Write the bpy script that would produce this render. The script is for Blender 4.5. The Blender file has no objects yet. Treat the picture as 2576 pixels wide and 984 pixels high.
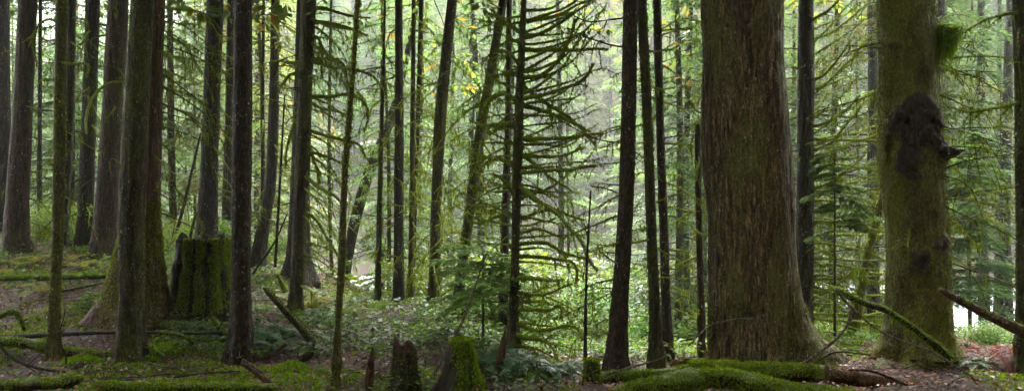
import bpy, math, random
import numpy as np
from mathutils import Vector

SC = bpy.context.scene
# ------------------------------------------------------------------ camera
W2, HZ, F, H = 1288.0, 555.0, 1840.0, 1.6      # photograph measured at 2576 px wide: centre, horizon row, focal length; eye height in m
cam_d = bpy.data.cameras.new("camera")
cam = bpy.data.objects.new("camera", cam_d)
SC.collection.objects.link(cam)
cam.location = (0, 0, H)
cam.rotation_euler = (math.radians(90), 0, 0)
cam_d.sensor_width = 36
cam_d.lens = 36 * F / 2576
cam_d.shift_y = (HZ - 492) / 2576
cam_d.clip_start = 0.05
cam_d.clip_end = 2000
SC.camera = cam
# ------------------------------------------------------------------ sky, sun, exposure
SUN_EL, SUN_ROT = 58, 170        # degrees; the sun stands beyond the river, in front of the camera, behind thin cloud
world = bpy.data.worlds.new("World"); SC.world = world; world.use_nodes = True
nt = world.node_tree; nt.nodes.clear()
out = nt.nodes.new("ShaderNodeOutputWorld"); bg = nt.nodes.new("ShaderNodeBackground")
sky = nt.nodes.new("ShaderNodeTexSky"); sky.sky_type = 'NISHITA'; sky.sun_disc = False
sky.sun_elevation = math.radians(SUN_EL); sky.sun_rotation = math.radians(8)
sky.dust_density = 6; sky.air_density = 1.5; sky.ozone_density = 1
hsv = nt.nodes.new("ShaderNodeHueSaturation"); hsv.inputs["Saturation"].default_value = 0.04
nt.links.new(sky.outputs[0], hsv.inputs["Color"]); nt.links.new(hsv.outputs[0], bg.inputs["Color"])
bg.inputs["Strength"].default_value = 0.15
nt.links.new(bg.outputs[0], out.inputs["Surface"])
sun_d = bpy.data.lights.new("sun", 'SUN'); sun_d.energy = 2.6; sun_d.angle = math.radians(22); sun_d.color = (1.0, 0.975, 0.92)
sun = bpy.data.objects.new("sun", sun_d); SC.collection.objects.link(sun)
_d = Vector((math.sin(math.radians(8)) * math.cos(math.radians(SUN_EL)), math.cos(math.radians(8)) * math.cos(math.radians(SUN_EL)), math.sin(math.radians(SUN_EL))))
sun.rotation_euler = _d.to_track_quat('Z', 'Y').to_euler()
SC.view_settings.view_transform = 'Standard'; SC.view_settings.look = 'None'
SC.view_settings.gamma = 1.0; SC.view_settings.use_curve_mapping = False
SC.view_settings.exposure = 2.95
SC.render.engine = 'CYCLES'
cy = SC.cycles
cy.max_bounces = 5; cy.diffuse_bounces = 3; cy.glossy_bounces = 2; cy.transmission_bounces = 3; cy.volume_bounces = 0
cy.transparent_max_bounces = 4; cy.use_denoising = True; cy.caustics_reflective = False; cy.caustics_refractive = False
HAZE = 0.0012

rng = np.random.default_rng(11)
R = random.Random(5)
COL = SC.collection
PI = math.pi
# ------------------------------------------------------------------ numpy helpers
def _hash(ix, iy, iz, seed):
    h = (ix.astype(np.int64) * 374761393 + iy.astype(np.int64) * 668265263 + iz.astype(np.int64) * 2147483647 + seed * 974711) & 0xFFFFFFFF
    h = ((h ^ (h >> 13)) * 1274126177) & 0xFFFFFFFF
    h = (h ^ (h >> 16)) & 0xFFFFFF
    return h / float(0xFFFFFF)
def vnoise(p, seed=0):
    i = np.floor(p); f = p - i; f = f * f * (3 - 2 * f); i = i.astype(np.int64)
    r = 0
    for a in (0, 1):
        wx = f[:, 0] if a else 1 - f[:, 0]
        for b in (0, 1):
            wy = f[:, 1] if b else 1 - f[:, 1]
            for c in (0, 1):
                wz = f[:, 2] if c else 1 - f[:, 2]
                r = r + wx * wy * wz * _hash(i[:, 0] + a, i[:, 1] + b, i[:, 2] + c, seed)
    return r * 2 - 1
def fbm(p, o=3, seed=0):
    s, a, t = 0, 1.0, 0
    for k in range(o):
        s = s + a * vnoise(p * (2 ** k) + k * 17.3, seed + k); t += a; a *= .5
    return s / t
def crs(pts, n):                                   # smooth curve through points
    p = np.asarray(pts, float)
    if len(p) == 2:
        t = np.linspace(0, 1, n)[:, None]; return p[0] * (1 - t) + p[1] * t
    q = np.vstack([2 * p[0] - p[1], p, 2 * p[-1] - p[-2]])
    seg = np.linalg.norm(p[1:, :3] - p[:-1, :3], axis=1); cs = np.r_[0, np.cumsum(seg)]; cs /= cs[-1]
    o = []
    for t in np.linspace(0, 1, n):
        k = min(max(np.searchsorted(cs, t, side='right') - 1, 0), len(p) - 2)
        u = (t - cs[k]) / max(cs[k + 1] - cs[k], 1e-9)
        a, b, c, d = q[k], q[k + 1], q[k + 2], q[k + 3]
        o.append(.5 * ((2 * b) + (c - a) * u + (2 * a - 5 * b + 4 * c - d) * u * u + (3 * b - a - 3 * c + d) * u ** 3))
    return np.array(o)
def nrm(v):
    return v / np.maximum(np.linalg.norm(v, axis=-1, keepdims=True), 1e-9)
def frames(path):
    T = nrm(np.gradient(path, axis=0))
    ref = np.array([0, 1., 0]) if abs(T[0][1]) < .8 else np.array([1., 0, 0])
    n = ref - T[0] * ref.dot(T[0]); n /= np.linalg.norm(n)
    A = np.empty_like(T)
    for i, t in enumerate(T):
        n = n - t * n.dot(t); n = n / max(np.linalg.norm(n), 1e-9); A[i] = n
    return T, A, np.cross(T, A)
def px(x, y, Y):
    return np.array([(x - W2) / F * Y, Y, H + (HZ - y) / F * Y])
# ------------------------------------------------------------------ mesh builder
class MB:
    def __init__(s): s.v = []; s.q = []; s.t = []; s.mq = []; s.mt = []; s.n = 0
    def add(s, v, q=None, t=None, m=0):
        v = np.asarray(v, float).reshape(-1, 3)
        if q is not None and len(q): s.q.append(np.asarray(q) + s.n); s.mq.append(np.full(len(q), m))
        if t is not None and len(t): s.t.append(np.asarray(t) + s.n); s.mt.append(np.full(len(t), m))
        s.v.append(v); s.n += len(v)
    def tris(s, tv, m=0):                          # (N,3,3) loose triangles
        n = len(tv)
        if n: s.add(tv.reshape(-1, 3), t=np.arange(3 * n).reshape(-1, 3), m=m)
    def quads(s, qv, m=0):
        n = len(qv)
        if n: s.add(qv.reshape(-1, 3), q=np.arange(4 * n).reshape(-1, 4), m=m)
    def mesh(s, name, mats, origin=(0, 0, 0)):
        v = np.vstack(s.v) - np.asarray(origin)
        q = np.vstack(s.q) if s.q else np.zeros((0, 4), int); t = np.vstack(s.t) if s.t else np.zeros((0, 3), int)
        mi = np.r_[np.concatenate(s.mq) if s.mq else [], np.concatenate(s.mt) if s.mt else []].astype(np.int32)
        me = bpy.data.meshes.new(name)
        me.vertices.add(len(v)); me.vertices.foreach_set("co", v.astype(np.float32).ravel())
        li = np.r_[q.ravel(), t.ravel()].astype(np.int32)
        me.loops.add(len(li)); me.loops.foreach_set("vertex_index", li)
        ls = np.r_[np.arange(len(q)) * 4, len(q) * 4 + np.arange(len(t)) * 3].astype(np.int32)
        me.polygons.add(len(ls)); me.polygons.foreach_set("loop_start", ls)
        me.polygons.foreach_set("material_index", mi)
        me.polygons.foreach_set("use_smooth", np.ones(len(ls), bool))
        for m in mats: me.materials.append(m)
        me.update(calc_edges=True)
        return me
    def build(s, name, mats, parent=None):
        if not s.n: return None
        o0 = parent.location if parent else (0, 0, 0)
        o = bpy.data.objects.new(name, s.mesh(name, mats, o0)); COL.objects.link(o); o.parent = parent
        return o
    def tube(s, path, rad, sides=8, m=0, disp=None, cap=True):
        path = np.asarray(path, float); rad = np.broadcast_to(np.asarray(rad, float), (len(path),))
        T, A, B = frames(path); n = len(path)
        th = np.linspace(0, 2 * PI, sides, endpoint=False)
        Nn = A[:, None, :] * np.cos(th)[None, :, None] + B[:, None, :] * np.sin(th)[None, :, None]
        r = np.repeat(rad[:, None], sides, 1)
        P = path[:, None, :] + Nn * r[..., None]
        if disp is not None:
            d = disp(P.reshape(-1, 3), Nn.reshape(-1, 3), np.repeat(np.arange(n), sides)).reshape(n, sides)
            P = P + Nn * d[..., None]
        i = np.arange(n - 1)[:, None] * sides; j = np.arange(sides)[None, :]; j2 = (j + 1) % sides
        q = np.stack([i + j, i + j2, i + sides + j2, i + sides + j], -1).reshape(-1, 4)
        V = P.reshape(-1, 3)
        if cap:
            V = np.vstack([V, path[0], path[-1] + T[-1] * rad[-1] * .3]); a, b = n * sides, n * sides + 1
            t = [(a, (k + 1) % sides, k) for k in range(sides)] + [(b, (n - 1) * sides + k, (n - 1) * sides + (k + 1) % sides) for k in range(sides)]
            s.add(V, q, t, m)
        else: s.add(V, q, m=m)
        return P.reshape(-1, 3), Nn.reshape(-1, 3)
def perp(n):
    r = rng.normal(size=n.shape); r -= n * (r * n).sum(-1, keepdims=True); return nrm(r)
def fuzz(mb, P, N, cnt, ln, wd, droop=.3, m=0, out=.7, jit=None):
    """moss fibres: short loose triangles standing on a surface"""
    k = rng.integers(0, len(P), cnt)
    jt = jit if jit is not None else ln * .8
    p = P[k] + perp(N[k]) * rng.uniform(0, jt, (cnt, 1)) - N[k] * ln * .1; n = N[k]
    t = perp(n); l = ln * rng.uniform(.4, 1.5, (cnt, 1)); w = wd * rng.uniform(.6, 1.4, (cnt, 1))
    d = n * out + perp(n) * .45 + np.array([0, 0, -1.]) * droop
    mb.tris(np.stack([p - t * w, p + t * w, p + d * l], 1), m)
def hang(mb, path, cnt, ln, wd, m=0):
    """strands of moss hanging from a branch"""
    k = rng.integers(0, len(path) - 1, cnt); u = rng.uniform(0, 1, (cnt, 1))
    p = path[k] * (1 - u) + path[k + 1] * u
    a = rng.uniform(0, PI, cnt); t = np.stack([np.cos(a), np.sin(a), np.zeros(cnt)], 1)
    cl = .5 + .5 * vnoise(p * 2.3, 41)[:, None]; l = ln * rng.gamma(1.2, .6, (cnt, 1)) * (.25 + 1.3 * cl); w = wd * .6 * rng.uniform(.5, 1.5, (cnt, 1))
    tip = p + np.array([0, 0, -1.]) * l + rng.normal(0, .12, (cnt, 3)) * l
    mb.tris(np.stack([p - t * w, p + t * w, tip], 1), m)
# ------------------------------------------------------------------ materials
def newmat(name):
    m = bpy.data.materials.new(name); m.use_nodes = True; n = m.node_tree; n.nodes.clear()
    o = n.nodes.new("ShaderNodeOutputMaterial"); p = n.nodes.new("ShaderNodeBsdfPrincipled")
    n.links.new(p.outputs[0], o.inputs["Surface"]); return m, n, p, o
def tc(n, scale, kind="Object", loc=None):
    t = n.nodes.new("ShaderNodeTexCoord"); mp = n.nodes.new("ShaderNodeMapping"); mp.inputs["Scale"].default_value = scale
    n.links.new(t.outputs[kind], mp.inputs["Vector"]); return mp.outputs[0]
def noise(n, vec, sc, det=4, rough=.6, dist=0):
    x = n.nodes.new("ShaderNodeTexNoise"); x.inputs["Scale"].default_value = sc; x.inputs["Detail"].default_value = det
    x.inputs["Roughness"].default_value = rough; x.inputs["Distortion"].default_value = dist
    n.links.new(vec, x.inputs["Vector"]); return x.outputs["Fac"]
def ramp(n, fac, stops):
    x = n.nodes.new("ShaderNodeValToRGB"); e = x.color_ramp.elements
    while len(e) < len(stops): e.new(.5)
    for el, (p, c) in zip(e, stops): el.position = p; el.color = (c, c, c, 1) if not hasattr(c, '__len__') else (*c, 1)
    n.links.new(fac, x.inputs[0]); return x.outputs[0]
def mix(n, f, a, b, typ='MIX'):
    x = n.nodes.new("ShaderNodeMix"); x.data_type = 'RGBA'; x.blend_type = typ
    for s_, v in ((x.inputs["Factor"], f), (x.inputs["A"], a), (x.inputs["B"], b)):
        if isinstance(v, bpy.types.NodeSocket): n.links.new(v, s_)
        elif hasattr(v, '__len__'): s_.default_value = (*v, 1)
        else: s_.default_value = v
    return x.outputs["Result"]
def mth(n, op, a, b=0):
    x = n.nodes.new("ShaderNodeMath"); x.operation = op
    for s_, v in ((x.inputs[0], a), (x.inputs[1], b)):
        if isinstance(v, bpy.types.NodeSocket): n.links.new(v, s_)
        else: s_.default_value = v
    return x.outputs[0]
def bump(n, p, h, st, dist=.02):
    b = n.nodes.new("ShaderNodeBump"); b.inputs["Strength"].default_value = st; b.inputs["Distance"].default_value = dist
    n.links.new(h, b.inputs["Height"]); n.links.new(b.outputs[0], p.inputs["Normal"])
def nz(n):
    g = n.nodes.new("ShaderNodeNewGeometry"); s_ = n.nodes.new("ShaderNodeSeparateXYZ"); n.links.new(g.outputs["Normal"], s_.inputs[0]); return s_.outputs[2]

def bark_mat(name, dark, light, moss=.3, mosscol=(.08, .098, .008), red=None, flecks=.5, fis=16, stretch=.12, rough=.55, topmoss=False):
    dark = (dark[0], dark[1] * .85, dark[2] * .55); light = (light[0] * 1.05, light[1] * .90, light[2] * .62)
    m, n, p, o = newmat(name)
    v = tc(n, (1, 1, stretch)); v1 = tc(n, (1, 1, 1)); vm = tc(n, (1, 1, .35))
    fis *= 1.5; f1 = noise(n, v, fis, 7, .72, .4)
    f2 = noise(n, tc(n, (1, 1, stretch * 1.1), loc=3), fis * .9, 5, .55, .8)
    cr = ramp(n, mth(n, 'ABSOLUTE', mth(n, 'SUBTRACT', f2, .5)), [(0, 0.0), (.07, 1.0)])
    h = mth(n, 'ADD', mth(n, 'MULTIPLY', f1, 1.0), mth(n, 'MULTIPLY', cr, .35))
    c = ramp(n, f1, [(.40, dark), (.52, tuple((a * .55 + b * .45) for a, b in zip(dark, light))), (.62, light)])
    c = mix(n, mth(n, 'MULTIPLY', mth(n, 'SUBTRACT', 1.0, cr), .75), c, tuple(x * .35 for x in dark))
    if red:
        rn = ramp(n, noise(n, tc(n, (1, 1, .06)), 5, 3), [(.5, 0.0), (.66, 1.0)])
        c = mix(n, mth(n, 'MULTIPLY', rn, .8), c, red)
    big = noise(n, vm, 2.3, 5, .7)
    fine = noise(n, v1, 38, 4, .7)
    thr = .74 - .42 * moss
    mm = ramp(n, mth(n, 'ADD', mth(n, 'MULTIPLY', big, .75), mth(n, 'MULTIPLY', fine, .25)), [(max(thr - .07, 0), 0.0), (min(thr + .07, 1), 1.0)])
    if topmoss:
        up = ramp(n, mth(n, 'ADD', nz(n), mth(n, 'MULTIPLY', mth(n, 'SUBTRACT', big, .5), 2.2)), [(-.0, 0.0), (.35, 1.0)])
        mm = mth(n, 'MAXIMUM', mm, up)
    mc = mix(n, noise(n, v1, 60, 3), tuple(x * .55 for x in mosscol), tuple(x * 1.5 for x in mosscol))
    c = mix(n, mm, c, mc)
    c = mix(n, 1.0, c, ramp(n, noise(n, tc(n, (1, 1, .45)), 62, 3, .7), [(.38, .30), (.5, .75), (.62, 1.0)]), 'MULTIPLY')
    if flecks:
        fl = noise(n, tc(n, (1, 1, .5)), 48, 2, .5)
        fm = ramp(n, fl, [(.665 - .02 * flecks, 0.0), (.70 - .02 * flecks, 1.0)])
        patch = ramp(n, noise(n, v1, 3.1, 2), [(.42, 0.0), (.6, 1.0)])
        c = mix(n, mth(n, 'MULTIPLY', mth(n, 'MULTIPLY', fm, patch), min(1, flecks * 1.4)), c, (.50, .52, .45))
    if name == "moss_covered_bark":
        at_ = n.nodes.new("ShaderNodeAttribute"); at_.attribute_name = "burl"
        bmk = ramp(n, mth(n, 'ADD', at_.outputs["Fac"], mth(n, 'MULTIPLY', mth(n, 'SUBTRACT', noise(n, v1, 9, 5, .7), .5), 1.6)), [(.38, 0.0), (.62, 1.0)])
        c = mix(n, bmk, c, mix(n, noise(n, tc(n, (1, 1, .4)), 34, 5, .7), (.006, .004, .003), (.10, .052, .034)))
    n.links.new(c, p.inputs["Base Color"])
    p.inputs["Specular IOR Level"].default_value = .35
    n.links.new(ramp(n, f1, [(.3, .85), (.7, rough * .75)]), p.inputs["Roughness"])
    bump(n, p, mth(n, 'ADD', h, mth(n, 'MULTIPLY', fine, .4)), .9, .03)
    return m
def leaf_mat(name, cols, rough=.45, trans=.45, var=.5, spec=.5):
    m, n, p, o = newmat(name)
    g = n.nodes.new("ShaderNodeNewGeometry"); oi = n.nodes.new("ShaderNodeObjectInfo")
    k = len(cols); c = ramp(n, g.outputs["Random Per Island"], [(i / max(k - 1, 1), cl) for i, cl in enumerate(cols)])
    big = noise(n, tc(n, (1, 1, 1)), 1.3, 2)
    hs = n.nodes.new("ShaderNodeHueSaturation"); n.links.new(c, hs.inputs["Color"])
    n.links.new(mth(n, 'ADD', .485, mth(n, 'MULTIPLY', oi.outputs["Random"], .03)), hs.inputs["Hue"])
    n.links.new(mth(n, 'ADD', 1 - var * .6, mth(n, 'MULTIPLY', big, var * 1.2)), hs.inputs["Value"])
    n.links.new(hs.outputs[0], p.inputs["Base Color"])
    p.inputs["Roughness"].default_value = rough; p.inputs["Specular IOR Level"].default_value = spec
    tr = n.nodes.new("ShaderNodeBsdfTranslucent"); ms = n.nodes.new("ShaderNodeMixShader"); ms.inputs[0].default_value = trans
    h2 = n.nodes.new("ShaderNodeHueSaturation"); h2.inputs["Value"].default_value = 1.5; h2.inputs["Saturation"].default_value = 1.1
    n.links.new(hs.outputs[0], h2.inputs["Color"]); n.links.new(h2.outputs[0], tr.inputs["Color"])
    n.links.new(p.outputs[0], ms.inputs[1]); n.links.new(tr.outputs[0], ms.inputs[2]); n.links.new(ms.outputs[0], o.inputs["Surface"])
    return m
M = {}
M['dark'] = bark_mat("dark_bark", (.014, .011, .008), (.095, .070, .050), .28, flecks=.6, fis=22)
M['brown'] = bark_mat("brown_bark", (.030, .018, .009), (.18, .110, .062), .34, flecks=.6, fis=20)
M['red'] = bark_mat("red_cedar_bark", (.045, .018, .009), (.26, .115, .062), .30, flecks=.5, fis=26, stretch=.05)
M['purple'] = bark_mat("purple_bark", (.022, .013, .010), (.13, .080, .058), .20, flecks=.7, fis=24, stretch=.4)
M['mossy'] = bark_mat("mossy_bark", (.018, .014, .006), (.13, .10, .035), .62, (.17, .17, .008), flecks=.5, fis=20)
M['big'] = bark_mat("old_bark", (.024, .018, .012), (.44, .32, .18), .46, (.19, .20, .025), red=(.075, .026, .020), flecks=.55, fis=17, stretch=.16)
M['maple'] = bark_mat("moss_covered_bark", (.040, .028, .007), (.17, .12, .025), .68, (.21, .22, .008), flecks=.3, fis=14, stretch=.4)
M['grey'] = bark_mat("grey_bark", (.04, .038, .038), (.15, .14, .135), .25, flecks=.5, fis=22)
M['log'] = bark_mat("mossy_log_wood", (.022, .014, .010), (.12, .07, .04), .4, (.15, .21, .012), flecks=.2, fis=14, stretch=1, topmoss=True)
M['barelog'] = bark_mat("bare_log_wood", (.06, .025, .012), (.26, .12, .06), .25, (.08, .11, .014), flecks=.2, fis=9, stretch=.6)
M['twigdark'] = bark_mat("dark_twig", (.015, .012, .011), (.07, .06, .055), .2, flecks=0, fis=30)
M['twigpale'] = bark_mat("pale_twig", (.10, .085, .08), (.34, .31, .30), .12, flecks=0, fis=30)
M['orange'] = bark_mat("rotten_orange_wood", (.045, .013, .006), (.20, .068, .024), .1, flecks=0, fis=20, stretch=.15)
M['burl'] = bark_mat("dark_burl", (.008, .005, .004), (.045, .024, .018), .15, flecks=.4, fis=16, stretch=.8)
M['limb'] = bark_mat("moss_wrapped_limb", (.09, .13, .012), (.22, .30, .03), .95, (.34, .43, .014), flecks=0, fis=30, stretch=1)
M['hangm'] = leaf_mat("hanging_moss", [(.05, .06, .004), (.11, .14, .008), (.18, .23, .012)], .7, .4, .5, .1)
M['under'] = leaf_mat("undergrowth_leaves", [(.05, .10, .015), (.09, .16, .02), (.16, .22, .025), (.22, .22, .03)], .45, .45, .6, .2)
M['spray'] = leaf_mat("lit_hemlock_sprays", [(.14, .27, .08), (.22, .36, .11), (.32, .46, .15)], .45, .5, .4, .2)  # needle green lightened so the shaded sapling looks lit
M['maplemoss'] = leaf_mat("shaggy_trunk_moss", [(.05, .055, .004), (.11, .125, .008), (.17, .19, .010)], .7, .4, .5, .1)
M['moss'] = leaf_mat("moss_fibres", [(.08, .11, .008), (.15, .19, .012), (.26, .30, .014)], .7, .6, .5, .1)
M['mossg'] = leaf_mat("bright_moss_fibres", [(.08, .14, .004), (.17, .26, .006), (.25, .34, .010)], .7, .45, .6, .1)
M['mossd'] = leaf_mat("olive_moss_fibres", [(.04, .048, .004), (.085, .095, .008), (.13, .13, .012)], .7, .3, .6, .2)
M['needle'] = leaf_mat("hemlock_needles", [(.04, .08, .028), (.065, .12, .04), (.10, .16, .045), (.14, .20, .05)], .42, .55, .5)
M['needle2'] = leaf_mat("cedar_sprays", [(.05, .08, .03), (.08, .13, .035), (.12, .17, .035), (.15, .18, .04), (.16, .18, .04), (.30, .12, .04)], .42, .55, .5)
M['needle3'] = leaf_mat("yellow_green_needles", [(.075, .145, .035), (.12, .20, .05), (.18, .26, .06)], .45, .6, .4)
M['shrub'] = leaf_mat("shrub_leaves", [(.05, .11, .015), (.09, .16, .02), (.15, .20, .025), (.22, .21, .03)], .45, .5, .4, .3)
M['shrub2'] = leaf_mat("broad_green_leaves", [(.05, .12, .016), (.09, .19, .025), (.16, .27, .03)], .45, .45, .6, .2)
M['salal'] = leaf_mat("glossy_salal_leaves", [(.022, .06, .016), (.045, .10, .025), (.08, .14, .03)], .5, .3, .5, .35)
M['fern'] = leaf_mat("fern_leaves", [(.04, .10, .03), (.07, .14, .04)], .4, .4, .4)
M['fernred'] = leaf_mat("withered_fern", [(.07, .014, .006), (.12, .028, .010), (.16, .045, .014)], .6, .4, .4)
M['yellow'] = leaf_mat("yellow_ferns", [(.22, .20, .03), (.32, .27, .05), (.16, .18, .02)], .5, .5, .4)
M['litter'] = leaf_mat("dead_leaves", [(.03, .011, .007), (.12, .036, .017), (.20, .062, .026), (.28, .12, .05), (.05, .018, .012)], .45, .05, .5, .35)

def ground_mat():
    m, n, p, o = newmat("forest_floor")
    v = tc(n, (1, 1, 1))
    f = noise(n, v, 26, 8, .75); b = noise(n, v, .55, 5, .65); b2 = noise(n, v, 2.2, 5, .7)
    c = ramp(n, f, [(.36, (.012, .007, .004)), (.5, (.055, .024, .014)), (.64, (.15, .070, .040))])
    mo = ramp(n, mth(n, 'ADD', mth(n, 'MULTIPLY', b, .5), mth(n, 'MULTIPLY', b2, .5)), [(.53, 0.0), (.58, 1.0)])
    mc = ramp(n, noise(n, v, 50, 5, .7), [(.36, (.03, .05, .003)), (.62, (.16, .24, .010))])
    c = mix(n, mo, c, mc)
    n.links.new(c, p.inputs["Base Color"]); p.inputs["Roughness"].default_value = .75
    bump(n, p, mth(n, 'ADD', f, b2), 1, .06); return m
M['ground'] = ground_mat()
def water_mat():
    m, n, p, o = newmat("river_water")
    v = tc(n, (.25, 1, 1))
    f = noise(n, v, 1.6, 6, .7, .5)
    n.links.new(ramp(n, f, [(.40, (.16, .20, .19)), (.56, (.80, .84, .86))]), p.inputs["Base Color"])  # whitish base colour paints in sky reflection along with rapids' foam
    p.inputs["Roughness"].default_value = .25; bump(n, p, f, .6, .15); return m
M['water'] = water_mat()
# ------------------------------------------------------------------ object helpers
def thing(name, label, cat, loc=(0, 0, 0), group=None):
    o = bpy.data.objects.new(name, None); COL.objects.link(o); o.location = [float(a) for a in loc]
    o.empty_display_size = .2; o['label'] = label; o['category'] = cat
    if group: o['group'] = group
    return o
def part(name, me, parent, loc=(0, 0, 0), sc=1, rz=0):
    o = bpy.data.objects.new(name, me); COL.objects.link(o); o.parent = parent; o.location = loc
    o.scale = (sc,) * 3 if not hasattr(sc, '__len__') else sc; o.rotation_euler = (0, 0, rz); return o
def kind(o, k, label=None, cat=None):
    o['kind'] = k
    if label: o['label'] = label; o['category'] = cat
    return o

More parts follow.
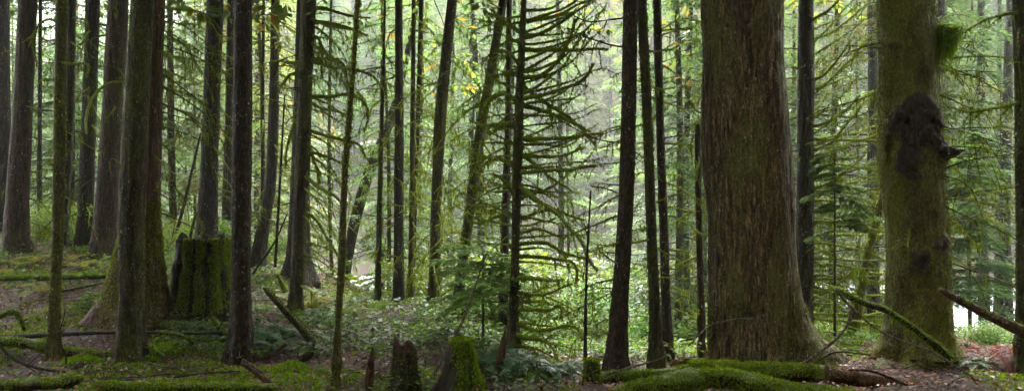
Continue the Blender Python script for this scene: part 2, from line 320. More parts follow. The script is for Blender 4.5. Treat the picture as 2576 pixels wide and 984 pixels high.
# ------------------------------------------------------------------ tree data measured on the photograph
# name, label, distance, [(x, y, width) from the base up], bark, height, options
G_ = dict
TREES = [
 ("dark_conifer", "dark trunk cut by the left edge of the frame, leftmost of all trees", 17, [(10, 592, 34), (8, 300, 32), (6, 0, 30)], 'dark', 22, G_(fl=.05)),
 ("cedar_tree", "broad brown cedar with a flared foot on the mound at far left", 14, [(44, 632, 74), (42, 560, 56), (56, 300, 43), (70, 0, 41)], 'brown', 24, G_(fl=.05)),
 ("young_conifer", "very thin dark straight trunk just right of the far left brown cedar", 17, [(99, 616, 13), (100, 300, 10), (102, 0, 8)], 'dark', 14, G_(fl=.02, crown=0)),
 ("mossy_tree", "slender moss-speckled trunk rising in front of the mossy fallen pole at left", 8, [(131, 908, 32), (134, 860, 24), (146, 560, 26), (150, 300, 26), (154, 0, 25)], 'mossy', 15, G_(fl=.03, fuzz=1100)),
 ("grey_conifer", "grey trunk with a mossy foot standing right behind the slender moss-speckled trunk", 15, [(146, 633, 50), (158, 560, 26), (175, 250, 22), (178, 0, 21)], 'grey', 22, G_(fl=.06)),
 ("dark_conifer", "dark straight trunk on the mound between the grey one and the broad one", 15, [(212, 632, 44), (214, 560, 36), (224, 300, 33), (234, 0, 31)], 'dark', 24, G_(fl=.02)),
 ("mossy_conifer", "broad half mossy trunk on the mound left of the near dark trunk", 14.5, [(264, 645, 74), (266, 560, 56), (282, 300, 48), (298, 0, 46)], 'brown', 24, G_(fl=.04)),
 ("dark_conifer", "near dark rough trunk leaning right in front of the red cedar", 8, [(328, 922, 70), (331, 800, 60), (333, 560, 59), (342, 300, 57), (359, 0, 56)], 'mossydark', 26, G_(fl=.06, fuzz=1800)),
 ("red_cedar", "reddish cedar with wide mossy buttress roots behind the near dark trunk", 9.5, [(340, 818, 172), (345, 750, 135), (350, 660, 112), (362, 520, 78), (378, 300, 54), (390, 0, 46)], 'red', 26, G_(fl=.10, lobe=PI, lobeamt=.14, fuzz=15000, foot=2.2, mm='moss')),
 ("dark_conifer", "dark grey trunk rising directly behind the tall mossy stump", 13, [(516, 682, 62), (521, 560, 50), (531, 300, 40), (541, 0, 40)], 'dark', 24, G_(fl=.06)),
 ("brown_conifer", "narrow brown trunk between the stump's dark trunk and the near purple brown trunk", 17, [(569, 645, 24), (571, 500, 22), (577, 250, 19), (581, 0, 18)], 'purple', 22, G_(fl=.03)),
 ("purple_conifer", "near straight purple brown trunk flecked white, right beside the tall mossy stump", 8.2, [(604, 897, 56), (606, 820, 47), (607, 560, 46), (610, 300, 44), (612, 0, 44)], 'purple', 26, G_(fl=.04)),
 ("young_conifer", "pole-thin dark trunk right of the near purple brown trunk", 17, [(660, 672, 10), (661, 300, 8), (663, 0, 7)], 'dark', 14, G_(fl=.01, crown=0)),
 ("crooked_conifer", "grey trunk with a bent foot at the edge of the left mound", 16, [(648, 668, 36), (664, 560, 30), (681, 450, 27), (688, 300, 24), (693, 0, 20)], 'grey', 22, G_(fl=.04)),
 ("dark_conifer", "dark trunk with a wide flared foot standing behind the mossy trunk beside yellow ferns", 15, [(748, 712, 96), (750, 650, 64), (752, 560, 52), (760, 300, 44), (768, 0, 40)], 'dark', 24, G_(fl=.05)),
 ("mossy_conifer", "mossy brown trunk with arching mossy boughs beside the yellow ferns", 11, [(746, 806, 50), (744, 760, 34), (754, 560, 35), (765, 300, 35), (776, 0, 37)], 'mossydark', 24, G_(fl=.04, fuzz=1500)),
 ("mossy_sapling", "slender curving trunk furred with yellow moss, nearest trunk before the leafy bank", 7.1, [(843, 978, 24), (848, 850, 16), (857, 700, 18), (861, 600, 17), (867, 450, 15), (878, 300, 14), (890, 150, 12), (900, 0, 12)], 'mossy', 12, G_(fl=.02, fuzz=1500, crown=0)),
 ("leaning_tree", "crooked dark trunk leaning right over the near stream bank", 19, [(866, 712, 22), (888, 580, 27), (926, 440, 26), (968, 340, 24), (1000, 250, 18)], 'dark', 9, G_(fl=.03, crown=0)),
 ("dead_conifer", "thin dark mossy-limbed trunk just right of the stream", 14, [(950, 768, 16), (955, 500, 13), (962, 250, 9), (968, 20, 5)], 'mossydark', 9, G_(fl=.02, crown=0)),
 ("black_conifer", "straight blackish trunk with white flecks behind the leafy bank", 14, [(1004, 768, 32), (1003, 560, 24), (1004, 300, 22), (1003, 0, 18)], 'dark', 22, G_(fl=.03)),
 ("thin_conifer", "thin straight trunk immediately right of the straight blackish trunk", 14.5, [(1033, 765, 15), (1036, 560, 14), (1038, 300, 12), (1041, 0, 10)], 'mossydark', 18, G_(fl=.02, crown=0)),
 ("thin_conifer", "wavering thin trunk with drooping boughs merging behind the thin straight trunk", 15, [(1036, 770, 12), (1043, 500, 14), (1048, 380, 12), (1055, 200, 13), (1060, 0, 12)], 'dark', 18, G_(fl=.02, crown=0)),
 ("leaning_conifer", "mossy trunk leaning right, hung with dark foliage, left of the hemlock sapling", 13, [(1093, 765, 28), (1096, 560, 26), (1108, 300, 30), (1122, 150, 27), (1138, 0, 25)], 'mossydark', 22, G_(fl=.03, fuzz=1500)),
 ("leaning_conifer", "strongly right-leaning mossy trunk rising behind the hemlock sapling", 12, [(1151, 802, 34), (1156, 720, 28), (1178, 560, 26), (1206, 350, 26), (1232, 200, 24), (1266, 0, 20)], 'mossydark', 20, G_(fl=.03, fuzz=1500)),
 ("black_conifer", "thin black trunk close behind the conifer full of mossy limbs", 11.5, [(1265, 855, 26), (1271, 560, 20), (1278, 300, 15), (1281, 0, 13)], 'dark', 18, G_(fl=.02, crown=0)),
 ("mossy_limbed_conifer", "dark conifer bristling with long bare limbs wrapped in green moss", 9, [(1290, 902, 30), (1293, 760, 22), (1298, 560, 22), (1305, 300, 23), (1318, 0, 14)], 'mossydark', 10, G_(fl=.03, fuzz=2200, crown=0)),
 ("purple_conifer", "broad purple brown trunk behind the mossy logs, leftmost of a close trio", 8.3, [(1549, 932, 56), (1556, 800, 46), (1572, 560, 40), (1581, 300, 37), (1586, 0, 33)], 'purple', 24, G_(fl=.03)),
 ("mossy_conifer", "mossy left-leaning trunk, middle one of the close trio behind the logs", 8.8, [(1651, 925, 32), (1646, 760, 27), (1638, 560, 25), (1629, 300, 23), (1614, 0, 25)], 'mossydark', 24, G_(fl=.03, fuzz=2400)),
 ("dark_conifer", "slim dark left-leaning trunk, rightmost of the close trio behind the logs", 9.5, [(1679, 898, 26), (1675, 760, 24), (1669, 560, 23), (1660, 300, 20), (1653, 0, 20)], 'purple', 24, G_(fl=.02)),
 ("broken_snag", "thin broken-topped trunk just left of the giant old trunk", 9.3, [(1765, 897, 20), (1762, 700, 16), (1757, 500, 15), (1756, 330, 15), (1757, 312, 9)], 'brown', 0, G_(fl=.01, crown=0)),
 ("giant_old_tree", "giant furrowed trunk with a mossy root spreading right, widest tree in the wood", 8.6, [(1900, 908, 232), (1896, 850, 216), (1892, 700, 212), (1888, 560, 208), (1872, 300, 200), (1865, 0, 196)], 'big', 30, G_(fl=.02, lobe=0, lobeamt=.62, fuzz=7000, foot=1.0, mm='mossd', sides=220, ridge=.020)),
 ("black_conifer", "black trunk behind the right flank of the giant old trunk", 10.8, [(2020, 842, 44), (2022, 700, 42), (2024, 560, 42), (2027, 300, 40), (2028, 0, 36)], 'dark', 24, G_(fl=.03)),
 ("leaning_tree", "small mossy trunk leaning right between the two biggest trunks", 11, [(2140, 850, 30), (2164, 740, 23), (2185, 630, 21), (2214, 520, 18), (2245, 400, 12)], 'mossy', 6, G_(fl=.02, fuzz=1200, crown=0)),
 ("moss_covered_tree", "thick moss-covered trunk with dark burls, second widest tree, at right", 8.3, [(2306, 908, 178), (2308, 840, 150), (2310, 700, 142), (2304, 560, 138), (2292, 420, 142), (2287, 300, 136), (2283, 150, 134), (2279, 0, 132)], 'maple', 22, G_(fl=.07, fuzz=12000, sides=160, ridge=.014, foot=99, burls=1, mm='maplemoss')),
 ("mossy_conifer", "dark mossy trunk cut off by the right edge of the frame", 7.6, [(2584, 915, 52), (2580, 700, 40), (2574, 300, 36), (2569, 0, 36)], 'mossydark', 22, G_(fl=.03, fuzz=1500)),
]
M['mossydark'] = bark_mat("dark_mossy_bark", (.018, .013, .008), (.13, .098, .055), .52, (.13, .14, .010), flecks=.6, fis=22)
# ------------------------------------------------------------------ ground height
ctrl = []
for t in TREES:
    b = px(t[3][0][0], t[3][0][1], t[2]); ctrl.append((b[0], b[1], b[2]))
for a, b, c in [(0, 975, 7), (300, 975, 7), (640, 975, 7), (1000, 985, 7), (1300, 985, 7), (1500, 985, 7), (1800, 985, 7), (2100, 985, 7), (2500, 985, 7),
                (0, 800, 10), (0, 700, 12.5), (160, 700, 12.5), (512, 785, 10), (430, 700, 12.5), (700, 780, 11.5), (900, 775, 12.6), (1100, 775, 12.6),
                (820, 850, 9.6), (1000, 860, 9.6), (1130, 860, 9.6), (2180, 900, 8.8), (2450, 900, 8.8)]:
    ctrl.append(tuple(px(a, b, c)))
ctrl += [(-14, 10, .5), (-14, 14, 1.0), (-12, 18, 1.2), (-9, 20, .8), (-4, 20, -1.2), (-2, 17, -.5), (0, 16, -.7), (1, 13, -.7), (3, 12, -.8), (3, 16, -1.4), (7, 12, -.7), (7, 17, -1.8),
         (12, 11, -.4), (12, 17, -2), (0, 24, -1.9), (-5.5, 26, -2.3), (8, 25, -2.6), (15, 25, -2.8), (-14, 26, -.3), (0, 32, -2.7), (-7, 32, -2.8), (-14, 33, -2.2), (12, 32, -3),
         (0, 4, 0), (-6, 4, 0), (6, 4, 0), (0, -3, 0), (-8, -3, .1), (8, -3, 0), (12, 5, .1), (-13, 4, .2), (16, 8, 0), (-20, 12, .8), (20, 14, -1.5), (-20, 25, 0), (22, 24, -2.9)]
ctrl = np.array(ctrl)
def _k(r): return r * r * np.log(r + 1e-6)
_X = ctrl[:, :2]; _D = np.linalg.norm(_X[:, None] - _X[None], axis=2)
_n = len(_X); _A = np.zeros((_n + 3, _n + 3)); _A[:_n, :_n] = _k(_D) + np.eye(_n) * .4
_A[:_n, _n] = 1; _A[:_n, _n + 1:] = _X; _A[_n, :_n] = 1; _A[_n + 1:, :_n] = _X.T
_w = np.linalg.solve(_A, np.r_[ctrl[:, 2], 0, 0, 0])
def river_y(x): return 48 - .35 * x + 3 * np.sin(x * .07)
def ground(x, y, rough=True):
    x = np.atleast_1d(np.asarray(x, float)); y = np.atleast_1d(np.asarray(y, float))
    z = np.empty(len(x))
    for s in range(0, len(x), 20000):
        X = np.stack([x[s:s + 20000], y[s:s + 20000]], 1)
        D = np.linalg.norm(X[:, None] - _X[None], axis=2)
        z[s:s + 20000] = _k(D) @ _w[:_n] + _w[_n] + X @ _w[_n + 1:]
    dr = y - river_y(x)
    far = np.where(y < 20, np.where(x < 0, .8, -1.2), -2.4)
    far = np.where(dr > -14, np.where(dr < 14, -3.5, -2.6 + np.clip(dr - 14, 0, 200) * .60), far)
    far = np.where(dr > 14, np.minimum(far, 52), far)
    far = np.where(y < -6, far + np.minimum((-6 - y) * .55, 40), far)  # unseen slope added behind the viewpoint to block low sky light
    e = np.maximum(np.abs(x) / 24, np.abs(y - 12) / 22)
    w = np.clip((e - .8) / .25, 0, 1); w = w * w * (3 - 2 * w)
    z = np.clip(z, -3.4, 1.8) * (1 - w) + far * w
    if rough:
        p = np.stack([x, y, np.zeros_like(x)], 1)
        z = z + (.11 * fbm(p * .9, 3, 5) + .08 * fbm(p * 2.6, 3, 15)) * np.clip((y - 3) / 4, 0, 1) + .03 * vnoise(p * 4, 8)
    return z
def gz(x, y): return float(ground([x], [y])[0])
def axis(a, b, fine, n_out, lim):
    mid = np.arange(a, b + 1e-6, fine); g = np.geomspace(1, 1 + lim, n_out) - 1
    return np.r_[a - g[1:][::-1], mid, b + g[1:]]
gx = axis(-18, 18, .12, 40, 260); gy = axis(3, 26, .12, 40, 260)
GX, GY = np.meshgrid(gx, gy); zz = ground(GX.ravel(), GY.ravel())
mb = MB(); nx = len(gx); ii = np.arange(len(gy) - 1)[:, None] * nx + np.arange(nx - 1)[None]
mb.add(np.stack([GX.ravel(), GY.ravel(), zz], 1), np.stack([ii, ii + 1, ii + 1 + nx, ii + nx], -1).reshape(-1, 4))
kind(mb.build("ground", [M['ground']]), 'structure')
mb = MB(); xs = np.linspace(-200, 200, 200)
for k in range(9):
    pass
rows = [np.stack([xs, river_y(xs) + d, np.full_like(xs, -3.05) + .03 * np.sin(xs * 1.3 + d)], 1) for d in np.linspace(-17, 17, 12)]
V = np.vstack(rows); ii = np.arange(11)[:, None] * 200 + np.arange(199)[None]
mb.add(V, np.stack([ii, ii + 1, ii + 201, ii + 200], -1).reshape(-1, 4))
kind(mb.build("river", [M['water']]), 'structure')

# ------------------------------------------------------------------ foliage
def bough_tris(L, droop, rise, leaf, r, tw_sp=.13, spread=.38, hangd=.35):
    """one conifer bough along +X: a fan of drooping twigs set with needle sprays; returns (leaf triangles, axis)"""
    nt_ = max(int(L / tw_sp), 3)
    t = np.repeat(np.linspace(.12, 1, nt_), 2); sd = np.tile([1, -1], nt_)
    ax = lambda t: np.stack([t * L * .96, np.zeros_like(t), L * (rise * t - droop * t * t)], -1)
    a = ax(t) + rng.normal(0, .01, (len(t), 3))
    l = L * spread * np.sin(np.clip(t * .9 + .12, 0, 1) * PI) ** .7 * rng.uniform(.6, 1.15, len(t)) + .06
    ang = np.radians(rng.uniform(35, 65, len(t))) * sd
    d = np.stack([np.cos(ang), np.sin(ang), rng.uniform(-.25, .08, len(t))], -1)
    k = max(int(L * spread / (leaf * .42)), 4)
    u = np.linspace(.12, 1, k)[None, :, None]
    P = a[:, None] + d[:, None] * l[:, None, None] * u
    P[..., 2] -= (hangd * l[:, None] * u[..., 0] ** 2)
    T = d.copy(); sd2 = np.array([1., -1.])[None, None, :, None]
    pv = np.stack([-np.sin(ang), np.cos(ang), np.zeros_like(ang)], -1)
    dd = (T[:, None, None] * .75 + pv[:, None, None] * .75 * sd2)
    dd = dd + rng.normal(0, .22, (len(t), k, 2, 3)); dd[..., 2] -= .18; dd = nrm(dd)
    ll = leaf * rng.uniform(.6, 1.3, (len(t), k, 2, 1)) * (1.15 - .5 * u[..., None])
    b = np.broadcast_to(P[:, :, None], dd.shape)
    w = nrm(np.cross(dd, [0, 0, 1.]) + rng.normal(0, .25, dd.shape)) * ll * .23
    m_ = b + dd * ll * .45
    tri = np.stack([b, m_ + w, b + dd * ll], -2).reshape(-1, 3, 3)
    tri2 = np.stack([b, b + dd * ll, m_ - w], -2).reshape(-1, 3, 3)
    quad = np.stack([b, m_ + w, b + dd * ll, m_ - w], -2).reshape(-1, 4, 3)
    return quad, ax(np.linspace(0, 1, 6))
def rot(v, az, el=0):
    c, s = math.cos(el), math.sin(el); x, y, z = v[..., 0], v[..., 1], v[..., 2]
    x, z = c * x - s * z, s * x + c * z
    c, s = math.cos(az), math.sin(az)
    return np.stack([c * x - s * y, s * x + c * y, z], -1)
def crown_mesh(name, z0, z1, l0, l1, nb, leaf, mat, r, droop=.3, rise=.1, mossy=0, keep=1.0, tw=.13, hangd=.35, deadlow=0):
    """a whole conifer crown from z0 to z1; l0 bough length at the bottom, l1 at the top"""
    mb = MB(); lib = [bough_tris(2.2, droop * rng.uniform(.6, 1.4), rise, leaf, r, tw, hangd=hangd) for _ in range(6)]
    for i in range(nb):
        f = (i + r.random()) / nb; z = z0 + (z1 - z0) * f; L = (l0 * (1 - f) + l1 * f) * r.uniform(.55, 1.25)
        q, ax = lib[r.randrange(6)]; s = L / 2.2; az = r.uniform(0, 2 * PI); el = r.uniform(-.25, .2)
        if keep < 1: q = q[rng.random(len(q)) < keep * r.uniform(.5, 1.2)]
        c = np.array([0, 0, z])
        ctr = q.mean(1, keepdims=True); qs = ctr * s + (q - ctr) * min(1, s * 1.1)
        if f >= deadlow: mb.quads(rot(qs, az, el) + c, 0)
        mb.tube(rot(ax * s, az, el) + c, np.linspace(.014 + .008 * s, .004, 6), 4, 1, cap=False)
        if mossy:
            A = rot(ax * s, az, el) + c
            hang(mb, A, int(mossy * L), .10, .012, 2)
    return mb.mesh(name, [M[mat], M['twigdark'], M['hangm']])
CROWN = [crown_mesh("high_shade_crown", 0, 11, 3.6, 1.0, 105, .20, 'needle', R, tw=.22, keep=.95),
         crown_mesh("high_shade_crown", 0, 11, 4.2, 1.2, 100, .20, 'needle2', R, tw=.22, keep=.9)]  # crowns above the frame, made dense to shade the foreground

# ------------------------------------------------------------------ branch
def branch(root, pts, r0, r1, mossy=1.0, mat='mossydark', mossm='moss', twigs=0, name='branch', hl=.09, leafy=0, jag=.032):
    pts = np.asarray(pts, float); L = np.linalg.norm(np.diff(pts, axis=0), axis=1).sum()
    n = max(int(L / .05), 6); P = crs(pts, n)
    P = P + np.stack([vnoise(P * 3 + k * 9.1, 3) for k in range(3)], 1) * jag * np.linspace(0, 1, n)[:, None] * 2
    rr = np.linspace(r0, r1, n)
    mb = MB()
    dsp = (lambda p, N, i: .35 * rr[i] * vnoise(p * 22, 4)) if mossy else None
    S, N = mb.tube(P, rr, 6, 0, dsp)
    if mossy:
        up = (N[:, 2] > -.5)
        fuzz(mb, S[up], N[up], int(600 * L * mossy), .011, .006, .05, 1)
        hang(mb, P, int(42 * L * mossy), hl, .011, 2)
    for _ in range(twigs):
        i = R.randrange(n // 4, n - 1); T = nrm(P[min(i + 1, n - 1)] - P[i]); l = R.uniform(.12, .35) * max(.5, min(L, 1.6)) 
        d = nrm(T * .6 + rng.normal(0, .5, 3) + np.array([0, 0, R.uniform(-.9, .3)]))
        q = crs([P[i], P[i] + d * l * .5, P[i] + d * l + np.array([0, 0, -.25 * l])], 7)
        S2, N2 = mb.tube(q, np.linspace(max(rr[i] * .45, .004), .003, 7), 5, 0)
        if mossy:
            fuzz(mb, S2, N2, int(350 * l * mossy), .011, .005, .2, 1); hang(mb, q, int(60 * l * mossy), hl * .8, .010, 2)
        if leafy:
            pass
    if mossy > .75 and mat == 'mossydark': mat = 'limb'
    return mb.build(name, [M[mat], M[mossm], M['hangm']], root)

BURLS = [(2262, 296, .12, .11), (2305, 262, .13, .09), (2345, 300, .12, .12), (2298, 330, .14, .15), (2345, 365, .11, .13), (2382, 388, .09, .25), (2285, 400, .13, .10), (2300, 445, .08, .07), (2226, 312, .09, .16), (2230, 352, .07, .10),
         (2245, 110, .10, .06), (2222, 165, .07, .09), (2222, 50, .09, .10), (2232, 210, .06, .07), (2354, 608, .10, .11), (2318, 655, .11, .13), (2350, 690, .07, .06), (2240, 460, .05, .05)]
M['fib'] = leaf_mat("dark_rootlets", [(.006, .004, .003), (.018, .010, .007), (.05, .03, .016)], .6, .1, .4)
ROOTS = {}
def trunk_tree(idx, spec):
    name, label, Y, pts, mat, top, o = spec
    W = np.array([[*px(a, b, Y), w / 2 / F * Y] for a, b, w in pts])
    base = W[0, :3].copy(); root = thing(name, label, "tree" if name != 'broken_snag' else 'snag', base)
    foot = W[0].copy(); foot[2] -= .4
    full = np.vstack([foot, W])
    ztop = W[-1, 2]
    P = crs(full, int((full[-1, 2] - full[0, 2]) / (.045 if o.get('sides') else .07)) + 4)
    if top:
        sl = (W[-1, :3] - W[-2, :3]); sl /= max(sl[2], .1); sl[0] *= .6
        hh = base[2] + top - ztop; nn = 14
        ext = np.array([[*(W[-1, :3] + sl * hh * u), W[-1, 3] * (1 - .82 * u)] for u in np.linspace(0, 1, nn)[1:]])
        P = np.vstack([P, ext])
    rr = P[:, 3]; path = P[:, :3]
    sides = o.get('sides', 40 if W[1, 3] > .1 else 24); amp = o.get('ridge', min(.012, W[1, 3] * .09)); fl = o['fl']; sd = idx * 7
    ph = R.uniform(0, 6); nl = R.choice([4, 5, 6])
    def dsp(p, N, i):
        h = np.maximum(p[:, 2] - base[2], 0); c = path[i]
        big = fbm(np.c_[p[:, :2] * 3, p[:, 2] * .8] + sd, 2, sd) * rr[i] * .09
        fx = 26 if amp > .013 else 34
        rid = fbm(np.c_[p[:, :2] * fx, p[:, 2] * 2.6] + sd, 3, sd + 3)
        rid = -np.abs(rid) * 2 + .5
        th = np.arctan2(N[:, 1], N[:, 0])
        lob = (.5 + .5 * np.cos(nl * th + ph + 1.3 * vnoise(np.c_[p[:, 2] * .8, th * 0, th * 0], sd))) ** 1.5
        d = big + rid * amp + fl * np.exp(-h / .28) * (lob * 1.6)
        if 'lobe' in o:
            dd = np.cos(th - o['lobe']); d += o['lobeamt'] * np.exp(-h / .33) * np.clip(dd, 0, 1) ** 5
        if 'burls' in o:
            bm = 0
            for bx, by, br, ba in BURLS:
                q = (p - px(bx, by, Y - .25)) * np.array([1, .8, 1]); g = np.exp(-((q / br) ** 2).sum(1)); bm = bm + g; d += ba * .62 * g * (1 + 1.6 * fbm(p * 12, 3, 9) + 1.1 * vnoise(p * 26, 5))
            o['bm'] = bm
        d += .03 * np.exp(-h / .5) * vnoise(p * 9, sd)
        return d
    mb = MB(); S, N = mb.tube(path, rr, sides, 0, dsp)
    if 'burls' in o:
        v = o['bm'] + .35 * fbm(S * 7, 3, 4); q_ = mb.q[0]; fv = None
        rt = MB(); kk = v > .48; fuzz(rt, S[kk], N[kk], 2000, .05, .0045, 1.1, 0, .45, .02); rt.build("rootlets", [M['fib']], root)
        o['mask'] = v
    tk = mb.build("trunk", [M[mat]], root)
    if 'burls' in o:
        at_ = tk.data.attributes.new("burl", 'FLOAT', 'POINT'); vv = np.zeros(len(tk.data.vertices), np.float32); vv[:len(v)] = v; at_.data.foreach_set("value", vv)
    if o.get('fuzz'):
        h = S[:, 2] - base[2]; k = (h > -.05) & (S[:, 2] < ztop + .3)
        if 'foot' in o: k &= (h < o['foot'] * (.4 + .6 * (vnoise(S * 2.5, 3) * .5 + .5)))
        big = vnoise(S * np.array([3, 3, 1.2]), 21 + idx); k2 = k & (big > -.15)
        if 'mask' in o: k2 = k2 & (o['mask'] < .32)
        f = MB(); fuzz(f, S[k2], N[k2], o['fuzz'], .022, .008, .45, 0, .7, .065)
        f.build("moss", [M[o['mm']] if 'mm' in o else M['mossd'] if mat in ('maple', 'mossydark') else M['moss']], root)
    if top and o.get('crown', 1):
        zc = max(ztop - base[2] + 2.2, 7.5); k = np.argmin(abs(path[:, 2] - base[2] - zc))
        part("crown", CROWN[idx % 2], root, (path[k, 0] - base[0], path[k, 1] - base[1], zc), (R.uniform(.85, 1.1), R.uniform(.85, 1.1), (top - zc + .8) / 11), R.uniform(0, 6))
    ROOTS[idx] = (root, path, rr, Y)
    return root
for i, s in enumerate(TREES): trunk_tree(i, s)
def at(idx, y):                                     # trunk centre and radius at image row y
    root, path, rr, Y = ROOTS[idx]; z = H + (HZ - y) / F * Y; k = np.argmin(abs(path[:, 2] - z)); return path[k], rr[k]
def hand(idx, pl, dy=0.0, r0=.022, r1=.008, **kw):  # branch drawn through image points, leaving the trunk's own depth
    root, path, rr, Y = ROOTS[idx]; n = len(pl) - 1
    pts = [px(a, b, Y + dy * k / n) for k, (a, b) in enumerate(pl)]
    c, r = at(idx, pl[0][1]); pts[0] = c
    branch(root, pts, r0, r1, **kw)
def rnd(idx, cnt, y0, y1, az0, az1, L0, L1, el0=-.2, el1=.2, curl=0, droop=.2, r0=.014, mossy=1.0, twigs=3, **kw):
    root = ROOTS[idx][0]
    for k in range(cnt):
        y = y0 + (y1 - y0) * (k + R.random()) / cnt; c, r = at(idx, y); az = R.uniform(az0, az1); L = R.uniform(L0, L1); el = R.uniform(el0, el1)
        ts = np.linspace(0, 1, 5); dr = droop * R.uniform(.4, 1.6); cu = curl * R.uniform(.2, 1.6); a2 = R.uniform(-.4, .4)
        pts = [c + L * t * np.array([math.cos(az + a2 * t), math.sin(az + a2 * t), 0]) + np.array([0, 0, L * (math.tan(el) * t - dr * t * t + cu * t ** 3)]) for t in ts]
        branch(root, pts, r0 * R.uniform(.7, 1.3), .004, mossy=mossy, twigs=twigs, **kw)
I = 25   # the conifer full of mossy limbs
for pl, dy in [([(1318, 60), (1400, 40), (1482, 2)], .4), ([(1316, 95), (1380, 75), (1442, 28)], -.3), ([(1314, 132), (1420, 128), (1525, 122)], .5),
    ([(1311, 200), (1370, 185), (1420, 130), (1444, 48)], -.5), ([(1309, 250), (1390, 232), (1450, 205), (1487, 162)], -.4), ([(1308, 262), (1400, 290), (1490, 330)], .4),
    ([(1306, 345), (1400, 348), (1512, 335)], -.3), ([(1303, 400), (1390, 395), (1475, 372)], .5), ([(1303, 432), (1400, 430), (1502, 428)], -.5),
    ([(1301, 470), (1350, 500), (1410, 545), (1455, 600), (1500, 690)], -.9), ([(1300, 480), (1380, 520), (1470, 548)], .4), ([(1298, 560), (1350, 535), (1384, 530)], .3),
    ([(1296, 615), (1370, 612), (1430, 640), (1480, 655)], -.3), ([(1296, 650), (1400, 652), (1440, 665), (1446, 708)], .3), ([(1295, 700), (1370, 705), (1412, 692)], -.5),
    ([(1293, 735), (1370, 740), (1436, 712)], .3), ([(1292, 780), (1380, 778), (1412, 766), (1412, 812)], -.4), ([(1291, 815), (1360, 832), (1450, 825), (1475, 850)], -.6),
    ([(1291, 840), (1370, 862), (1412, 918)], -.7), ([(1291, 868), (1340, 878), (1375, 905)], .2), ([(1310, 90), (1275, 60), (1245, 20)], .3), ([(1308, 170), (1280, 130), (1248, 118)], -.4),
    ([(1306, 270), (1280, 242), (1240, 246), (1214, 285)], -.5), ([(1304, 310), (1240, 318), (1180, 308)], .5), ([(1300, 500), (1275, 460), (1244, 438)], -.3),
    ([(1298, 545), (1250, 540), (1190, 560)], .4), ([(1303, 420), (1250, 400), (1200, 420)], .5), ([(1311, 215), (1360, 250), (1440, 300), (1505, 365)], .5), ([(1304, 380), (1360, 430), (1430, 480)], .6),
    ([(1297, 590), (1350, 580), (1420, 595)], .5), ([(1294, 760), (1340, 735), (1375, 715)], .5)]:
    hand(I, pl, dy, r0=.030, r1=.016, mossy=1.5, twigs=3, hl=.07)
rnd(I, 17, 25, 430, -.6, .6, .7, 1.12, -.15, .35, .35, .05, r0=.02, mossy=1.2, twigs=2, hl=.05)
rnd(I, 13, 430, 885, -.7, .7, .6, 1.1, -.2, .15, .0, .22, r0=.02, mossy=1.1, twigs=1, hl=.06)
rnd(I, 10, 30, 600, -.8, .8, .7, 1.3, -.15, .5, .35, .1, mossy=1.2, r0=.02, twigs=2, hl=.06)
rnd(I, 9, 30, 520, PI - 1, PI + 1, .3, .8, -.3, .4, .1, .2, mossy=1.0)
I = 31   # black trunk beyond the giant: tiers of limbs to the right
for k, (y, dyy, ln, dd) in enumerate([(60, -130, 120, -.6), (110, -120, 150, .3), (215, -110, 90, -.4), (230, -150, 150, .5), (290, -60, 150, .3), (292, 8, 195, -.3), (330, -90, 120, -.8), (350, -40, 200, .6), (352, 3, 205, -.5), (380, -55, 200, .4), (392, -130, 120, -1.0),
        (405, 30, 180, .5), (425, -4, 190, .2), (470, 22, 200, .5), (480, -90, 130, -.7), (500, 10, 190, .4), (560, 20, 200, -.4), (590, 0, 170, .6), (610, 40, 200, .2), (650, 10, 195, -.5), (662, 40, 210, .4), (700, 0, 160, -.6), (730, 22, 200, .3), (742, -60, 110, -.9), (790, 0, 190, .3), (800, 26, 205, -.5), (835, 6, 180, .3)]):
    hand(I, [(2024, y), (2040 + ln * .45, y + dyy * .3), (2045 + ln, y + dyy)], dd, r0=.024, r1=.012, mossy=1.3, twigs=2, hl=.06)
rnd(I, 22, 440, 835, -.9, .9, .6, 1.3, -.3, .2, .1, .2, mossy=1.2, twigs=2, r0=.02)
rnd(I, 10, 80, 600, PI - .9, PI + .9, .3, .7, -.2, .4, 0, .3, mossy=.4, mat='twigdark')
I = 15   # mossy trunk beside the yellow ferns
for pl, dy in [([(775, 20), (815, 22), (880, 40), (930, 48)], .5), ([(774, 45), (830, 66), (900, 78)], -.5), ([(772, 60), (840, 60), (925, 95)], -.3), ([(770, 100), (800, 95), (812, 140), (806, 200)], .3), ([(769, 100), (840, 150), (870, 190)], -.5),
    ([(768, 155), (830, 150), (868, 172), (880, 270)], .5), ([(768, 150), (850, 172), (930, 185), (965, 225)], -.6), ([(762, 240), (830, 245), (880, 240), (925, 275), (920, 330)], -.4), ([(762, 245), (800, 270), (865, 290)], .5),
    ([(760, 315), (820, 345), (900, 365), (925, 400)], -.4), ([(758, 340), (785, 380), (800, 470)], .4), ([(758, 380), (820, 390), (865, 410)], .3), ([(755, 440), (810, 480), (870, 520)], -.5), ([(754, 520), (800, 560), (840, 640)], .4),
    ([(760, 160), (720, 155), (680, 150)], .3), ([(760, 190), (728, 190), (700, 215)], -.4), ([(756, 300), (735, 320), (715, 420)], .2), ([(760, 270), (738, 285)], 0)]:
    hand(I, pl, dy, r0=.032, r1=.014, mossy=1.4, twigs=3, hl=.10)
rnd(I, 18, 30, 720, -.9, .9, .4, 1.1, -.4, .1, 0, .4, mossy=.9)
rnd(15, 8, 100, 600, PI - .8, PI + .8, .3, .7, -.3, .2, 0, .3, mossy=.5)
rnd(18, 30, 60, 740, 0, 2 * PI, .45, 1.0, -.45, .15, .1, .35, mossy=1.1, twigs=2, hl=.09)
rnd(20, 22, 20, 740, -1.2, 1.2, .4, .9, -.5, .1, .1, .35, mossy=1.0)
